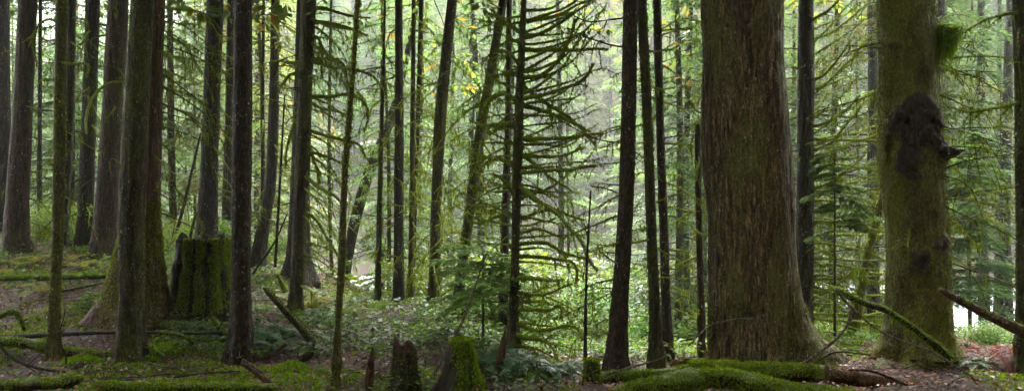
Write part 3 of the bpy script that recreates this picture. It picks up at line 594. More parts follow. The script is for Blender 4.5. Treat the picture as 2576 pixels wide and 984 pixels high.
rnd(21, 26, 10, 560, 0, 2 * PI, .6, 1.5, -.35, .2, .1, .4, mossy=.9, hl=.12)
rnd(19, 8, 40, 500, PI - 1, PI + 1, .5, 1.2, -.3, .2, 0, .3, mossy=.7)
rnd(22, 22, 20, 700, 0, 2 * PI, .5, 1.2, -.7, .0, 0, .45, mossy=1.0, hl=.14)
rnd(23, 14, 60, 700, 0, 2 * PI, .4, 1.0, -.4, .1, 0, .3, mossy=.8)
rnd(24, 14, 40, 820, 0, 2 * PI, .3, .7, -.4, .2, 0, .3, mossy=.7)
hand(3, [(154, 160), (165, 158), (215, 156), (216, 190)], -.2, mossy=1.2, r0=.018, r1=.012)
hand(3, [(150, 60), (120, 50), (95, 80), (92, 170)], .4, mossy=1, r0=.012)
hand(6, [(290, 195), (318, 200), (270, 214), (232, 250), (216, 300), (220, 340)][0:1] + [(318, 202), (275, 212), (235, 245), (217, 290), (216, 335)], -1.2, mossy=1.5, r0=.03, r1=.02, hl=.18)
rnd(3, 8, 60, 800, 0, 2 * PI, .15, .5, -.3, .3, 0, .2, mossy=.8, r0=.009)
rnd(5, 12, 20, 560, 0, 2 * PI, .6, 1.6, -.4, .2, 0, .3, mossy=.6)
rnd(6, 12, 20, 500, 0, 2 * PI, .6, 1.6, -.4, .2, 0, .3, mossy=.6)
rnd(1, 9, 40, 560, -1, 1, .5, 1.4, -.4, .2, 0, .3, mossy=.6)
rnd(2, 12, 40, 580, 0, 2 * PI, .4, 1.2, -.4, .2, 0, .3, mossy=.5, r0=.008)
rnd(4, 9, 40, 560, 0, 2 * PI, .5, 1.3, -.4, .2, 0, .3, mossy=.6)
for pl in [[(386, 18), (440, 25), (510, 35), (545, 70)], [(384, 55), (440, 60), (500, 66)], [(382, 90), (430, 95), (480, 130), (505, 190)], [(380, 130), (440, 140), (530, 160)], [(380, 160), (430, 185), (490, 215)], [(376, 220), (440, 230), (520, 262)], [(374, 260), (440, 275), (515, 310)], [(372, 285), (430, 305), (450, 345)]]:
    hand(8, pl, 1.2, r0=.02, r1=.008, mossy=.9, twigs=6, hl=.12)
rnd(8, 14, 20, 520, -.7, 1.0, .5, 1.2, -.5, 0, 0, .3, mossy=.7, r0=.010, hl=.12)
hand(9, [(532, 190), (560, 182), (586, 170)], -.3, mossy=1.3, r0=.02, r1=.012)
hand(9, [(530, 225), (552, 215), (562, 200)], -.2, mossy=1.3, r0=.02, r1=.012)
rnd(10, 9, 20, 560, 0, 2 * PI, .4, 1.0, -.3, .3, 0, .3, mossy=.3)
rnd(12, 14, 20, 640, 0, 2 * PI, .4, 1.1, -.3, .3, 0, .3, mossy=.4, r0=.007)
rnd(13, 14, 20, 560, 0, 2 * PI, .5, 1.3, -.4, .2, 0, .3, mossy=.4)
rnd(14, 10, 20, 640, -1, 1, .5, 1.2, -.6, .1, 0, .3, mossy=.6)
rnd(7, 5, 30, 800, -1, 1, .08, .3, -.2, .5, 0, .1, mossy=.4, twigs=0)
hand(26, [(1575, 45), (1500, 55), (1440, 40)], .4, mossy=.2, r0=.009, twigs=5, mat='twigdark')
hand(26, [(1575, 120), (1500, 105), (1420, 70)], .5, mossy=.2, r0=.009, twigs=5, mat='twigdark')
hand(26, [(1560, 360), (1490, 345), (1400, 290)], .5, mossy=.3, r0=.009, twigs=4)
hand(26, [(1560, 495), (1530, 470), (1500, 465)], -.3, mossy=.7, r0=.009, twigs=2)
hand(26, [(1558, 660), (1535, 650), (1517, 628)], -.3, mossy=.8, r0=.012)
rnd(26, 14, 40, 850, 0, 2 * PI, .12, .6, -.3, .4, 0, .1, mossy=.4, r0=.008)
rnd(27, 14, 60, 800, 0, 2 * PI, .12, .6, -.3, .4, 0, .1, mossy=.8, r0=.009)
hand(27, [(1640, 608), (1580, 612), (1505, 615)], -.5, mossy=1.1, r0=.013)
rnd(28, 12, 30, 800, 0, 2 * PI, .12, .7, -.3, .4, 0, .1, mossy=.4, r0=.008)
for pl, dy in [([(1655, 75), (1700, 55), (1770, 50)], .3), ([(1656, 130), (1700, 110), (1770, 100)], .5), ([(1660, 225), (1740, 215), (1772, 200)], .4), ([(1664, 385), (1720, 350), (1762, 310)], -.2)]:
    hand(28, pl, dy, r0=.011, r1=.006, mossy=.8, twigs=4)
hand(29, [(1757, 330), (1745, 350), (1742, 400)], .1, mossy=.8, r0=.016); hand(29, [(1756, 316), (1766, 300), (1780, 290)], .1, mossy=1, r0=.016)
rnd(29, 16, 350, 880, 0, 2 * PI, .15, .6, -.5, .2, 0, .2, mossy=1.0, r0=.010)
hand(30, [(1800, 300), (1765, 285), (1738, 250), (1722, 215)], 0, r0=.022, mossy=1.1)
hand(30, [(1820, 590), (1770, 590), (1735, 570), (1708, 560)], .6, r0=.02, mossy=1.2)
rnd(32, 14, 420, 820, 0, 2 * PI, .3, .8, -.4, .4, 0, .1, mossy=1.1)
hand(34, [(2574, 30), (2500, 45), (2430, 75)], -.2, r0=.018, mossy=1, twigs=5)
hand(34, [(2574, 265), (2500, 275), (2400, 285)], -.3, r0=.022, mossy=1.2, twigs=5, hl=.16)
hand(34, [(2570, 70), (2560, 95), (2554, 150)], -.3, r0=.012, mossy=.7)
rnd(31, 18, 60, 500, -.9, .9, .5, 1.2, .1, .8, .2, .1, mossy=1.1, r0=.016, twigs=3)
rnd(33, 22, 30, 640, -1.0, 1.0, .7, 1.7, -.3, .5, 0, .2, mossy=.3, r0=.008, mat='twigdark', twigs=5)
rnd(33, 10, 60, 640, PI - .9, PI + .9, .6, 1.2, -.3, .5, 0, .2, mossy=.6, r0=.008)
hand(33, [(2350, 560), (2440, 545), (2500, 520)], .8, r0=.008, mossy=.1, mat='twigdark', twigs=4)

rnd(12, 14, 100, 640, -1.2, 1.2, .5, 1.4, -.5, .1, 0, .4, mossy=.9, r0=.014)
rnd(13, 16, 20, 560, -1.2, 1.2, .6, 1.5, -.5, .1, 0, .4, mossy=1.0, r0=.016)
rnd(14, 14, 40, 640, -1.2, 1.2, .6, 1.5, -.5, .1, 0, .4, mossy=1.0, r0=.016)
rnd(9, 12, 30, 520, -1.0, 1.0, .6, 1.4, -.5, .1, 0, .4, mossy=.9, r0=.014)
rnd(5, 8, 40, 520, 0, 2 * PI, .6, 1.4, -.5, .1, 0, .4, mossy=1.0, r0=.016)
rnd(17, 14, 330, 680, 0, 2 * PI, .5, 1.6, -.3, .4, 0, .3, mossy=1.0, r0=.018)
rnd(20, 14, 250, 740, 0, 2 * PI, .5, 1.3, -.5, .1, .1, .4, mossy=1.1, r0=.016)
rnd(23, 14, 100, 740, 0, 2 * PI, .5, 1.2, -.5, .2, 0, .4, mossy=1.1, r0=.016)
rnd(24, 18, 60, 830, PI - 1.2, PI + 1.2, .4, 1.0, -.4, .3, .1, .2, mossy=1.1, r0=.016)
rnd(25, 16, 40, 620, PI - .7, PI + .7, .4, .9, -.2, .5, .3, .1, mossy=1.2, r0=.018)
rnd(28, 10, 80, 800, -.9, .9, .4, 1.0, -.4, .3, .1, .2, mossy=1.0, r0=.014)
rnd(26, 8, 250, 800, PI - .9, PI + .9, .3, .8, -.4, .3, .1, .2, mossy=.9, r0=.012)
rnd(33, 10, 100, 560, -.8, .8, .8, 1.8, -.2, .3, 0, .3, mossy=1.0, r0=.014)

# burls on the moss-covered trunk
def burl(idx, x, y, r, dep, mat, fm, cnt, sx=1, sz=1, nm='burl'):
    root, path, rr, Y = ROOTS[idx]; c = px(x, y, Y); c[1] -= dep
    n = 22; mb = MB(); ph = np.linspace(-PI / 2 + .05, PI / 2 - .05, 18)
    pth = np.stack([np.zeros(18), np.zeros(18), np.sin(ph) * r * sz], 1) + c
    S, N = mb.tube(pth, np.cos(ph) * r * sx, n, 0, lambda p, N, i: r * .75 * fbm(p * 7, 3, 31) + r * .35 * vnoise(p * 24, 4))
    N = nrm(S - c)
    fuzz(mb, S, N, int(cnt * 1.5), .06 if fm == 'fib' else .03, .006 if fm == 'fib' else .009, 1.0 if fm == 'fib' else .4, 1, .6, .04); hang(mb, S[S[:, 2] < c[2] + r * .2], int(cnt * .2), .12, .012, 1); return mb.build(nm, [M[mat], M[fm]], root)
burl(33, 2360, 95, .12, .10, 'maple', 'mossg', 5200, 1.25, .95, 'moss_clump')
burl(33, 2224, 345, .075, .12, 'maple', 'mossd', 1800, .7, 2.2, 'moss_clump')
burl(23, 1082, 628, 0.06, .0, 'burl', 'mossd', 100, .8, 2) if False else None

# ------------------------------------------------------------------ poles, sticks and logs
def stick(name, label, cat, pl, Y, w0, w1, mat, mossy=0, mossm='mossg', dY=0, sides=14, broken=0, uponly=True, lump=.12, twigs=0, group=None, fl=.022):
    n_ = len(pl) - 1
    W = np.array([px(a, b, Y + dY * k / n_) for k, (a, b) in enumerate(pl)])
    root = thing(name, label, cat, W[0], group); L = np.linalg.norm(np.diff(W, axis=0), axis=1).sum(); n = max(int(L / .035), 12)
    P = crs(W, n); rr = np.linspace(w0, w1, n) / 2 / F * Y
    if broken: rr[-3:] *= np.array([.85, .6, .3]); rr[:2] *= np.array([.5, .8])
    mb = MB(); S, N = mb.tube(P, rr, sides, 0, lambda p, N, i: rr[i] * (lump * 2.4 * fbm(p * 5, 3, 12) + lump * vnoise(p * np.array([30, 30, 30.]), 6)))
    for _ in range(twigs):
        i = R.randrange(n // 5, n - 1); T = nrm(P[min(i + 1, n - 1)] - P[i]); l = R.uniform(.08, .3)
        d = nrm(T * .8 + rng.normal(0, .5, 3) + np.array([0, 0, .2]))
        mb.tube(crs([P[i], P[i] + d * l], 5), np.linspace(max(rr[i] * .5, .002), .0015, 5), 5, 0)
    mb.build("wood", [M[mat]], root)
    if mossy:
        k = (N[:, 2] > -.25) if uponly else (N[:, 2] > -2)
        k &= (fbm(S * 3.2, 2, 17) > (-.15 if mossy < 1.5 else -.28))
        f = MB(); fuzz(f, S[k], N[k], int(mossy * 1500 * L * (w0 + w1) / F * Y * 3.3), fl, .0065, .12, 0, .8)
        if mossy > 1: hang(f, P + np.array([0, 0, -1]) * rr[:, None] * .6, int(30 * L), .08, .012, 0)
        f.build("moss", [M[mossm]], root)
    return root
stick("fallen_log", "straight mossy pole lying across the mound at far left", "log", [(-60, 699), (120, 698), (272, 694)], 11.9, 16, 14, 'log', 1.6, 'mossg')
stick("fallen_branch", "thin dark branch lying slantwise below the straight mossy pole", "branch", [(-40, 760), (100, 742), (262, 712)], 11.3, 7, 5, 'twigdark', .3, 'mossg')
stick("fallen_pole", "long thin blackish pole crossing behind the near dark trunk", "pole", [(-30, 850), (120, 842), (300, 835), (470, 838), (560, 836)], 8.35, 13, 8, 'twigdark', 0, twigs=3)
stick("mossy_log", "thick bright green mossy log ending at the near dark trunk's foot", "log", [(-50, 858), (60, 862), (150, 880), (296, 898)], 8.15, 26, 22, 'log', 2.4, 'mossg', uponly=False)
stick("mossy_bough", "arched mossy bough bending down at the left edge", "branch", [(-40, 812), (0, 795), (30, 783), (48, 796), (62, 830)], 8.8, 16, 7, 'log', 2.5, 'mossg', uponly=False)
stick("fallen_log", "rotting log with red brown heartwood along the bottom left corner", "log", [(-40, 975), (60, 968), (150, 960), (205, 952)], 6.7, 26, 34, 'log', 1.6, 'mossg', broken=1, lump=.25)
stick("fallen_log", "long low mossy log with bare brown end along the bottom left", "log", [(236, 972), (330, 975), (520, 976), (695, 978)], 6.6, 26, 24, 'log', 1.8, 'mossg', lump=.2)
stick("broken_plank", "split orange brown wood slab pointing into the lower left corner of the path", "wood", [(606, 912), (640, 935), (672, 960), (712, 990)], 6.9, 12, 16, 'orange', 0, lump=.3, broken=1)
stick("broken_branch", "grey bark strip lying beside the split orange wood slab", "branch", [(610, 904), (650, 930), (672, 952)], 7.05, 9, 6, 'twigpale', 0, lump=.2)
stick("leaning_snag", "broken mossy pole leaning left beside the yellow ferns", "snag", [(802, 888), (775, 845), (725, 790), (662, 722)], 8.9, 26, 13, 'log', .9, 'mossd', dY=-.2, broken=1)
stick("broken_branch", "short reddish stick slanting up under the broken mossy pole", "branch", [(670, 902), (700, 880), (722, 864)], 8.2, 8, 11, 'orange', 0)
stick("fallen_branch", "short black stub lying at the foot of the broken mossy pole", "branch", [(738, 925), (770, 900), (790, 885)], 8.3, 18, 18, 'twigdark', .4, 'mossd', broken=1)
stick("mossy_bough", "bright mossy stick propped against the tall mossy stump's foot", "branch", [(585, 862), (560, 835), (534, 800)], 9.0, 22, 12, 'log', 2, 'mossg', uponly=False)
stick("mossy_bough", "mossy stick standing slantwise on the red slope behind", "branch", [(720, 738), (708, 712), (698, 690)], 12.5, 14, 9, 'log', 2, 'mossg', uponly=False)
stick("dead_twig", "thin pale stick leaning across the tall mossy stump's foot", "twig", [(475, 830), (520, 800), (583, 763)], 9.2, 5, 3, 'twigpale')
stick("fallen_log", "dark log lying below the tall mossy stump", "log", [(410, 822), (480, 826), (575, 822)], 9.3, 34, 26, 'log', .5, 'mossd', lump=.2)
stick("leaning_pole", "grey bare pole leaning across the two small mossy stumps", "pole", [(1072, 985), (1110, 905), (1160, 815), (1196, 718), (1222, 640)], 7.2, 11, 4, 'twigpale', 0, dY=.8, twigs=4)
stick("leaning_snag", "thin dark dead pole leaning right on the mound behind", "snag", [(424, 642), (455, 545), (505, 335)], 16.5, 9, 5, 'twigdark')
stick("leaning_snag", "short mossy pole leaning beside the trunk behind the stump", "snag", [(470, 640), (482, 580), (493, 535)], 14.5, 10, 5, 'log', .5, 'mossd')
stick("leaning_snag", "thin dark pole leaning past the grey crooked trunk", "snag", [(692, 672), (703, 480), (716, 240)], 14.5, 8, 4, 'twigdark')
stick("leaning_snag", "thin dark stem slanting from the red slope", "snag", [(635, 690), (690, 610), (722, 540)], 14, 7, 3, 'twigdark')
stick("snag_stick", "thin rotten orange stub before the brown-topped small stump", "snag", [(926, 990), (932, 930), (938, 872)], 7.1, 20, 14, 'orange', .3, 'mossd', broken=1, lump=.3)
stick("snag_stick", "rotten orange stub standing at the mossy limbed conifer's foot", "snag", [(1252, 948), (1262, 880), (1272, 826)], 7.9, 26, 10, 'orange', .2, 'mossd', broken=1, lump=.3)
stick("young_dead_stem", "very thin straight stem growing from the small post-like stump", "stem", [(1472, 915), (1475, 700), (1486, 480)], 8.0, 9, 4, 'twigdark', 0, twigs=10)
stick("mossy_log", "massive cushion-mossed log lying in front of the giant old trunk", "log", [(1545, 1000), (1620, 975), (1740, 952), (1850, 953), (1960, 985), (2140, 1006)], 6.6, 44, 50, 'log', 2.6, 'mossg', sides=28, lump=.22, uponly=False, fl=.030)
stick("mossy_log", "thinner mossy log behind the massive one, left of the giant trunk", "log", [(1500, 952), (1600, 944), (1700, 935), (1790, 925)], 7.5, 26, 26, 'log', 2.2, 'mossg', sides=20, lump=.2, fl=.026)
stick("mossy_log", "low mossy log at the giant old trunk's foot", "log", [(1735, 925), (1850, 930), (1980, 936), (2105, 945)], 7.5, 36, 50, 'log', 2.2, 'mossg', sides=24, lump=.16, fl=.026)
stick("bare_log", "bare reddish brown log continuing the mossy one at lower right", "log", [(2080, 942), (2180, 954), (2320, 978), (2440, 1000)], 7.35, 46, 34, 'barelog', .15, 'mossd', sides=24, lump=.1)
stick("mossy_log", "small mossy log in the lower right corner", "log", [(2360, 962), (2460, 960), (2600, 955)], 7.5, 22, 26, 'log', 1.6, 'mossg', lump=.25)
stick("rotten_branch", "curved orange red branch lying on the bare log", "branch", [(2135, 930), (2190, 932), (2240, 950), (2300, 975)], 7.0, 6, 9, 'orange', 0)
stick("rotten_stub", "red brown rotten stub on top of the logs left of the giant trunk", "snag", [(1690, 930), (1706, 915), (1735, 903)], 7.6, 24, 18, 'orange', .6, 'mossd', broken=1, lump=.4)
stick("rotten_stub", "short red brown root end beside the broken-topped thin trunk", "snag", [(1735, 925), (1755, 912), (1785, 900)], 7.9, 14, 12, 'orange', .2, 'mossd', broken=1, lump=.4)
stick("dead_twig", "thin grey arching twig in front of the giant old trunk", "twig", [(1730, 872), (1790, 818), (1880, 801), (1960, 815), (2020, 850), (2056, 885)], 7.5, 4, 3, 'twigpale', twigs=3)
stick("dead_branch", "curved grey branch rising from the bare log beside the giant root", "branch", [(2005, 925), (2070, 880), (2115, 840), (2138, 800), (2142, 775)], 7.5, 8, 8, 'twigpale', lump=.2, twigs=2)
stick("dead_twig", "low grey twig lying along the giant root's tip", "twig", [(2060, 905), (2105, 885), (2190, 892)], 7.6, 6, 4, 'twigdark', twigs=2)
stick("leaning_branch", "long mossy branch leaning down across the moss-covered trunk's foot", "branch", [(2392, 900), (2330, 850), (2240, 786), (2170, 760), (2098, 727)], 7.6, 18, 15, 'log', 1.6, 'mossg', uponly=False)
stick("dead_twig", "thin grey twig hanging below the long leaning mossy branch", "twig", [(2100, 728), (2150, 780), (2215, 832), (2330, 880)], 7.4, 6, 3, 'twigpale', twigs=4)
stick("dead_twig", "straight thin pale stick leaning before the moss-covered trunk", "twig", [(2296, 856), (2370, 900), (2468, 962)], 7.2, 4, 5, 'twigpale')
stick("leaning_log", "barkless brown log with mossy top sloping down at the right edge", "log", [(2362, 727), (2440, 770), (2520, 808), (2640, 866)], 7.0, 12, 34, 'barelog', .55, 'mossg', sides=20)
stick("dead_twig", "pale twig slanting over the logs left of the giant trunk", "twig", [(1505, 948), (1580, 925), (1668, 900), (1672, 885)], 7.2, 6, 4, 'twigpale', twigs=1)
stick("dead_twig", "forked dark twig lying in the lower left litter", "twig", [(-10, 862), (40, 905), (95, 925), (190, 940)], 7.4, 8, 6, 'twigdark', twigs=4)
stick("dead_twig", "dark curved twig lying left of the near dark trunk's foot", "twig", [(150, 935), (210, 922), (290, 928)], 7.5, 5, 4, 'twigdark', twigs=3)
stick("dead_shoot", "thin dark upright dead shoot between slender and near dark trunks", "stem", [(160, 945), (166, 900), (150, 850), (165, 780)], 7.6, 6, 2, 'twigdark', twigs=7)
stick("mossy_bough", "drooping mossy bough hanging from the long blackish pole's end", "branch", [(402, 836), (450, 842), (485, 862), (505, 905)], 8.3, 10, 5, 'log', 2.5, 'moss', uponly=False)
stick("mossy_log", "short mossy log half sunk in the left mound's slope", "log", [(20, 742), (90, 735), (130, 740)], 11.6, 16, 14, 'log', 1.6, 'mossg')
stick("fallen_branch", "thin mossy branch lying up the slope beside the red cedar's left root", "branch", [(180, 770), (230, 745), (270, 742)], 11, 7, 5, 'log', 1.2, 'mossg')
stick("fallen_branch", "dark fallen limb in the litter between the red cedar and the tall stump", "branch", [(402, 742), (430, 722), (462, 712)], 12, 10, 7, 'twigdark', .4, 'mossd', twigs=3)
stick("fallen_branch", "dark crossed limb lying low beside the red cedar's right side", "branch", [(400, 690), (425, 712), (450, 745)], 12.2, 8, 5, 'twigdark', 0, twigs=2)
stick("fallen_branch", "pale bare branch in the litter right of the near dark trunk's foot", "branch", [(372, 912), (430, 925), (510, 918)], 7.7, 5, 4, 'twigpale', 0, twigs=3)
stick("fallen_branch", "dark branch lying along the litter before the near purple brown trunk", "branch", [(420, 950), (520, 938), (600, 935)], 7.4, 6, 5, 'twigdark', 0, twigs=3)
stick("mossy_log", "rotting mossy log lying in the litter right of the slender yellow-mossed trunk", "log", [(880, 958), (930, 948), (985, 955)], 7.5, 18, 14, 'log', 1.2, 'mossd', lump=.25)
stick("fallen_branch", "dark bare branch on the litter under the moss-covered trunk", "branch", [(2290, 905), (2380, 912), (2470, 905)], 7.9, 6, 5, 'twigdark', 0, twigs=4)
# scattered twigs on the floor
TG = []
for k in range(120):
    Y = R.uniform(6.9, 13); x = R.uniform(-.68, .68) * Y; a = R.uniform(0, PI); L = R.uniform(.25, 1.1)
    p = []
    for t in np.linspace(-.5, .5, 6):
        X = x + L * t * math.cos(a) + R.uniform(-.02, .02); Yy = Y + L * t * math.sin(a); p.append((X, Yy, gz(X, Yy) + .02 + .05 * R.random()))
    root = thing("fallen_twig", "small bare twig lying loose among the leaf litter", "twig", p[0], "loose twigs on the forest floor")
    mb = MB(); mb.tube(crs(p, 14), np.linspace(.009, .003, 14) * R.uniform(.6, 1.3), 5, 0); mb.build("wood", [M[R.choice(['twigdark', 'twigdark', 'twigpale', 'brown'])]], root)

# ------------------------------------------------------------------ stumps
def stump(name, label, x, ybase, ytop, wb, wt, Y, mat, flutes, fa, mossm, cnt, jag=.05, topmoss=False, side=None, red=False):
    fj = 1
    b = px(x, ybase, Y); t = px(x, ytop, Y); root = thing(name, label, "stump", b)
    h = t[2] - b[2]; n = 40; z = np.linspace(-.25, h, n); f = np.clip(z / h, 0, 1)
    r = (wb * (1 - f) ** 1.6 + wt * (1 - (1 - f) ** 1.6)) / 2 / F * Y
    pth = np.stack([np.full(n, b[0]), np.full(n, b[1]), b[2] + z], 1); sd = int(x)
    if topmoss: r = r * np.sqrt(np.clip(1 - (np.clip(f - .62, 0, 1) / .42) ** 2 * .75, .1, 1))
    sides = 96; ph = sd * .1
    def dsp(p, N, i):
        th = np.arctan2(N[:, 1], N[:, 0]); fl = np.abs(np.sin(th * flutes / 2 + ph + .5 * np.sin(th * 2 + ph) + .3 * np.sin(th * 5 + ph) + .2 * vnoise(p * 3, 2)))
        ht = np.maximum(p[:, 2] - b[2], 0); root_l = np.clip(np.cos(th * (5 if topmoss else 4) + ph), 0, 1) ** 2 * np.exp(-ht / .13) * .45
        return r[i] * (root_l + .12 * fbm(p * 4, 2, sd) + fa * (fl ** .6 - .62) + .05 * fbm(np.c_[p[:, :2] * 14, p[:, 2] * 2.5], 3, sd))
    mb = MB(); S, N = mb.tube(pth, r, sides, 0, dsp, cap=False)
    top = S[-sides:].copy(); jg = jag * (fbm(top * 9, 2, sd) * 2); top[:, 2] += jg
    # ragged rim and sunken rotten heart
    c = top.mean(0); V = [S[-sides:], top]
    rings = [top, c + (top - c) * .8 - [0, 0, .02], c + (top - c) * .45 - [0, 0, .09], c + (top - c) * .05 - [0, 0, .07]]
    V = np.vstack([S[-sides:]] + [rg + np.c_[np.zeros((sides, 2)), .03 * fbm(rg * 14, 2, 3)] * (k > 0) for k, rg in enumerate(rings)])
    ii = np.arange(4)[:, None] * sides; j = np.arange(sides)[None]; j2 = (j + 1) % sides
    q = np.stack([ii + j, ii + j2, ii + sides + j2, ii + sides + j], -1).reshape(-1, 4); mb.add(V, q, m=1)
    mb.build("wood", [M[mat], M['orange' if red else mat]], root)
    if cnt:
        hh = (S[:, 2] - b[2]) / h; thS = np.arctan2(N[:, 1], N[:, 0]); rib = np.abs(np.sin(thS * flutes / 2 + ph + .5 * np.sin(thS * 2 + ph) + .3 * np.sin(thS * 5 + ph)))
        k = vnoise(np.c_[S[:, :2] * 5, S[:, 2] * 1.5], sd) > -.25
        if side is not None: k = (rib > .40) & (hh > .02) & (fbm(np.c_[S[:, :2] * 6, S[:, 2] * 1.5], 3, 9) > -.26); k &= (S[:, 0] - b[0]) / r.max() > side + .12 * vnoise(S * 3, 2)
        f = MB(); fuzz(f, S[k], N[k], cnt, .026, .008, .35, 0, .8, .03)
        if topmoss:
            Tn = np.tile([0, 0, 1.], (len(V), 1)); fuzz(f, V, Tn, cnt // 3, .035, .009, -.1, 0, .7, .05)
        f.build("moss", [M[mossm]], root)
    return root
M['stumpm'] = bark_mat("stump_wood", (.022, .012, .009), (.085, .045, .032), .35, (.06, .10, .012), flecks=.2, fis=22, stretch=.06)
stump("tall_stump", "tall fluted stump coated in bright green moss on its right side", 513, 785, 602, 168, 122, 10, 'stumpm', 13, .19, 'mossg', 26000, .11, side=-.40)
stump("small_stump", "small dark stump with a broken red brown top at bottom centre", 1018, 990, 882, 74, 58, 7.0, 'stumpm', 7, .16, 'mossd', 1600, .14, red=True)
stump("mossy_stump", "rounded moss-coated stump with spreading roots right of bottom centre", 1160, 982, 856, 112, 72, 7.0, 'stumpm', 6, .12, 'mossg', 3400, .07, topmoss=True, side=-.25)
stump("post_stump", "narrow post-like mossy stump left of the mossy logs", 1489, 990, 905, 44, 40, 7.2, 'stumpm', 5, .08, 'mossg', 1500, .05, topmoss=True)

# ------------------------------------------------------------------ ferns, plants
def fern_mesh(nf, L, matk, seed, flat=.5):
    r = random.Random(seed); mb = MB()
    for k in range(nf):
        az = 2 * PI * k / nf + r.uniform(-.3, .3); l = L * r.uniform(.7, 1.15); el = r.uniform(.5, 1.2)
        t = np.linspace(0, 1, 34); X = l * t * math.cos(el * .7); Z = l * (math.sin(el) * t - flat * 1.5 * t * t * math.sin(el) - .1 * t ** 3)
        P = rot(np.stack([X, np.zeros_like(X), Z], 1), az); mb.tube(P[::3], .003, 3, 0, cap=False)
        T = nrm(np.gradient(P, axis=0)); sdv = nrm(np.cross(T, [0, 0, 1.]))
        w = l * .17 * np.sin(np.clip(t * 1.02, 0, 1) ** .6 * PI) ** .8 + .004
        for s in (1, -1):
            b = P[2:]; d = nrm(sdv[2:] * s + T[2:] * .35 + rng.normal(0, .08, b.shape)); ln = w[2:, None]
            hw = T[2:] * l * .011
            mb.quads(np.stack([b - hw, b + d * ln * .5 - hw * 1.1, b + d * ln - np.array([0, 0, .15]) * ln, b + d * ln * .45 + hw * 1.3], 1))
    return mb.mesh("fern_leaves", [M[matk]])
FG = [fern_mesh(13, .62, 'fern', s) for s in (1, 2)]; FY = [fern_mesh(9, .5, 'yellow', 3, .35)]; FR = [fern_mesh(11, .75, 'fernred', 4, .6)]
def plant(name, label, me, x, y, Y, sc=1, group=None, cat="fern", zoff=0):
    p = px(x, y, Y); p[2] = gz(p[0], p[1]) + zoff
    o = bpy.data.objects.new(name, me); COL.objects.link(o); o.location = p; o.scale = (sc,) * 3; o.rotation_euler = (0, 0, R.uniform(0, 6))
    o['label'] = label; o['category'] = cat
    if group: o['group'] = group
    return o
plant("sword_fern", "large sword fern between the mossy stump and the rotten orange stub", FG[0], 1225, 900, 8.3, 1.25)
plant("sword_fern", "sword fern just right of the rotten orange stub", FG[1], 1300, 905, 8.1, 1.0)
plant("sword_fern", "dark sword fern left of the narrow post-like stump", FG[0], 1345, 940, 7.9, .9)
plant("sword_fern", "low sword fern beside the narrow post-like stump", FG[1], 1420, 940, 8.2, .8)
for k, (x, y, Y) in enumerate([(690, 830, 9.3), (650, 850, 8.9), (735, 850, 9.2), (700, 880, 8.6)]):
    plant("sword_fern", ["sword fern behind the short reddish stick", "small fern right of the near purple brown trunk", "fern under the broken mossy pole", "fern directly beside the short reddish stick"][k], FG[k % 2], x, y, Y, .75)
for k, (x, y, Y) in enumerate([(790, 750, 11.8), (830, 742, 12.2), (770, 765, 11.6), (740, 770, 11.9), (860, 770, 11.5)]):
    plant("yellow_fern", "yellowing fern beside the mossy brown trunk", FY[0], x, y, Y, 1.0, "yellow ferns beside the mossy trunk")
for k, (x, y, Y) in enumerate([(50, 660, 13), (90, 655, 13.2), (210, 670, 13), (180, 650, 13.6), (425, 720, 12), (440, 705, 12.4), (110, 740, 11.3), (20, 690, 12.6)]):
    plant("yellow_fern", "small yellowing fern on the left mound", FY[0], x, y, Y, .75, "yellow ferns on the left mound")
plant("withered_fern", "rust red withered fern arching at the lower right edge", FR[0], 2515, 905, 8.3, 1.35)
plant("withered_fern", "smaller rust red fern next to the green one at lower right", FR[0], 2465, 905, 8.1, .9)
plant("sword_fern", "bluish green fern fronds in front of the rust red ferns", FG[0], 2450, 915, 8.0, .7)

def leafy_shrub(h, w, n, leaf, matk, seed):
    r = random.Random(seed); mb = MB()
    for k in range(9):
        a = r.uniform(0, 6.28); p = crs([(0, 0, -.1), (w * .3 * math.cos(a), w * .3 * math.sin(a), h * .5), (w * .6 * math.cos(a + .3), w * .6 * math.sin(a + .3), h * r.uniform(.7, 1))], 8)
        mb.tube(p, np.linspace(.01, .003, 8), 4, 1, cap=False)
    cl = rng.normal(0, 1, (14, 3)) * [w * .38, w * .38, h * .22] + [0, 0, h * .6]
    c = cl[rng.integers(0, 14, n)] + rng.normal(0, 1, (n, 3)) * [w * .14, w * .14, h * .09]; c[:, 2] = np.maximum(c[:, 2], .03)
    d = nrm(rng.normal(0, 1, (n, 3)) * [1, 1, .35] + [0, 0, -.2]); s = nrm(np.cross(d, [0, 0, 1.]) + rng.normal(0, .3, (n, 3))); l = leaf * rng.uniform(.5, 1.3, (n, 1))
    mb.quads(np.stack([c, c + d * l * .5 + s * l * .33, c + d * l, c + d * l * .5 - s * l * .33], 1))
    return mb.mesh("shrub_leaves", [M[matk], M['twigdark']])
SHR = [leafy_shrub(1.5, 1.6, 2600, .10, 'shrub', 1), leafy_shrub(1.0, 1.5, 2200, .08, 'shrub', 2), leafy_shrub(1.3, 1.4, 2200, .09, 'shrub2', 3)]
SP = []
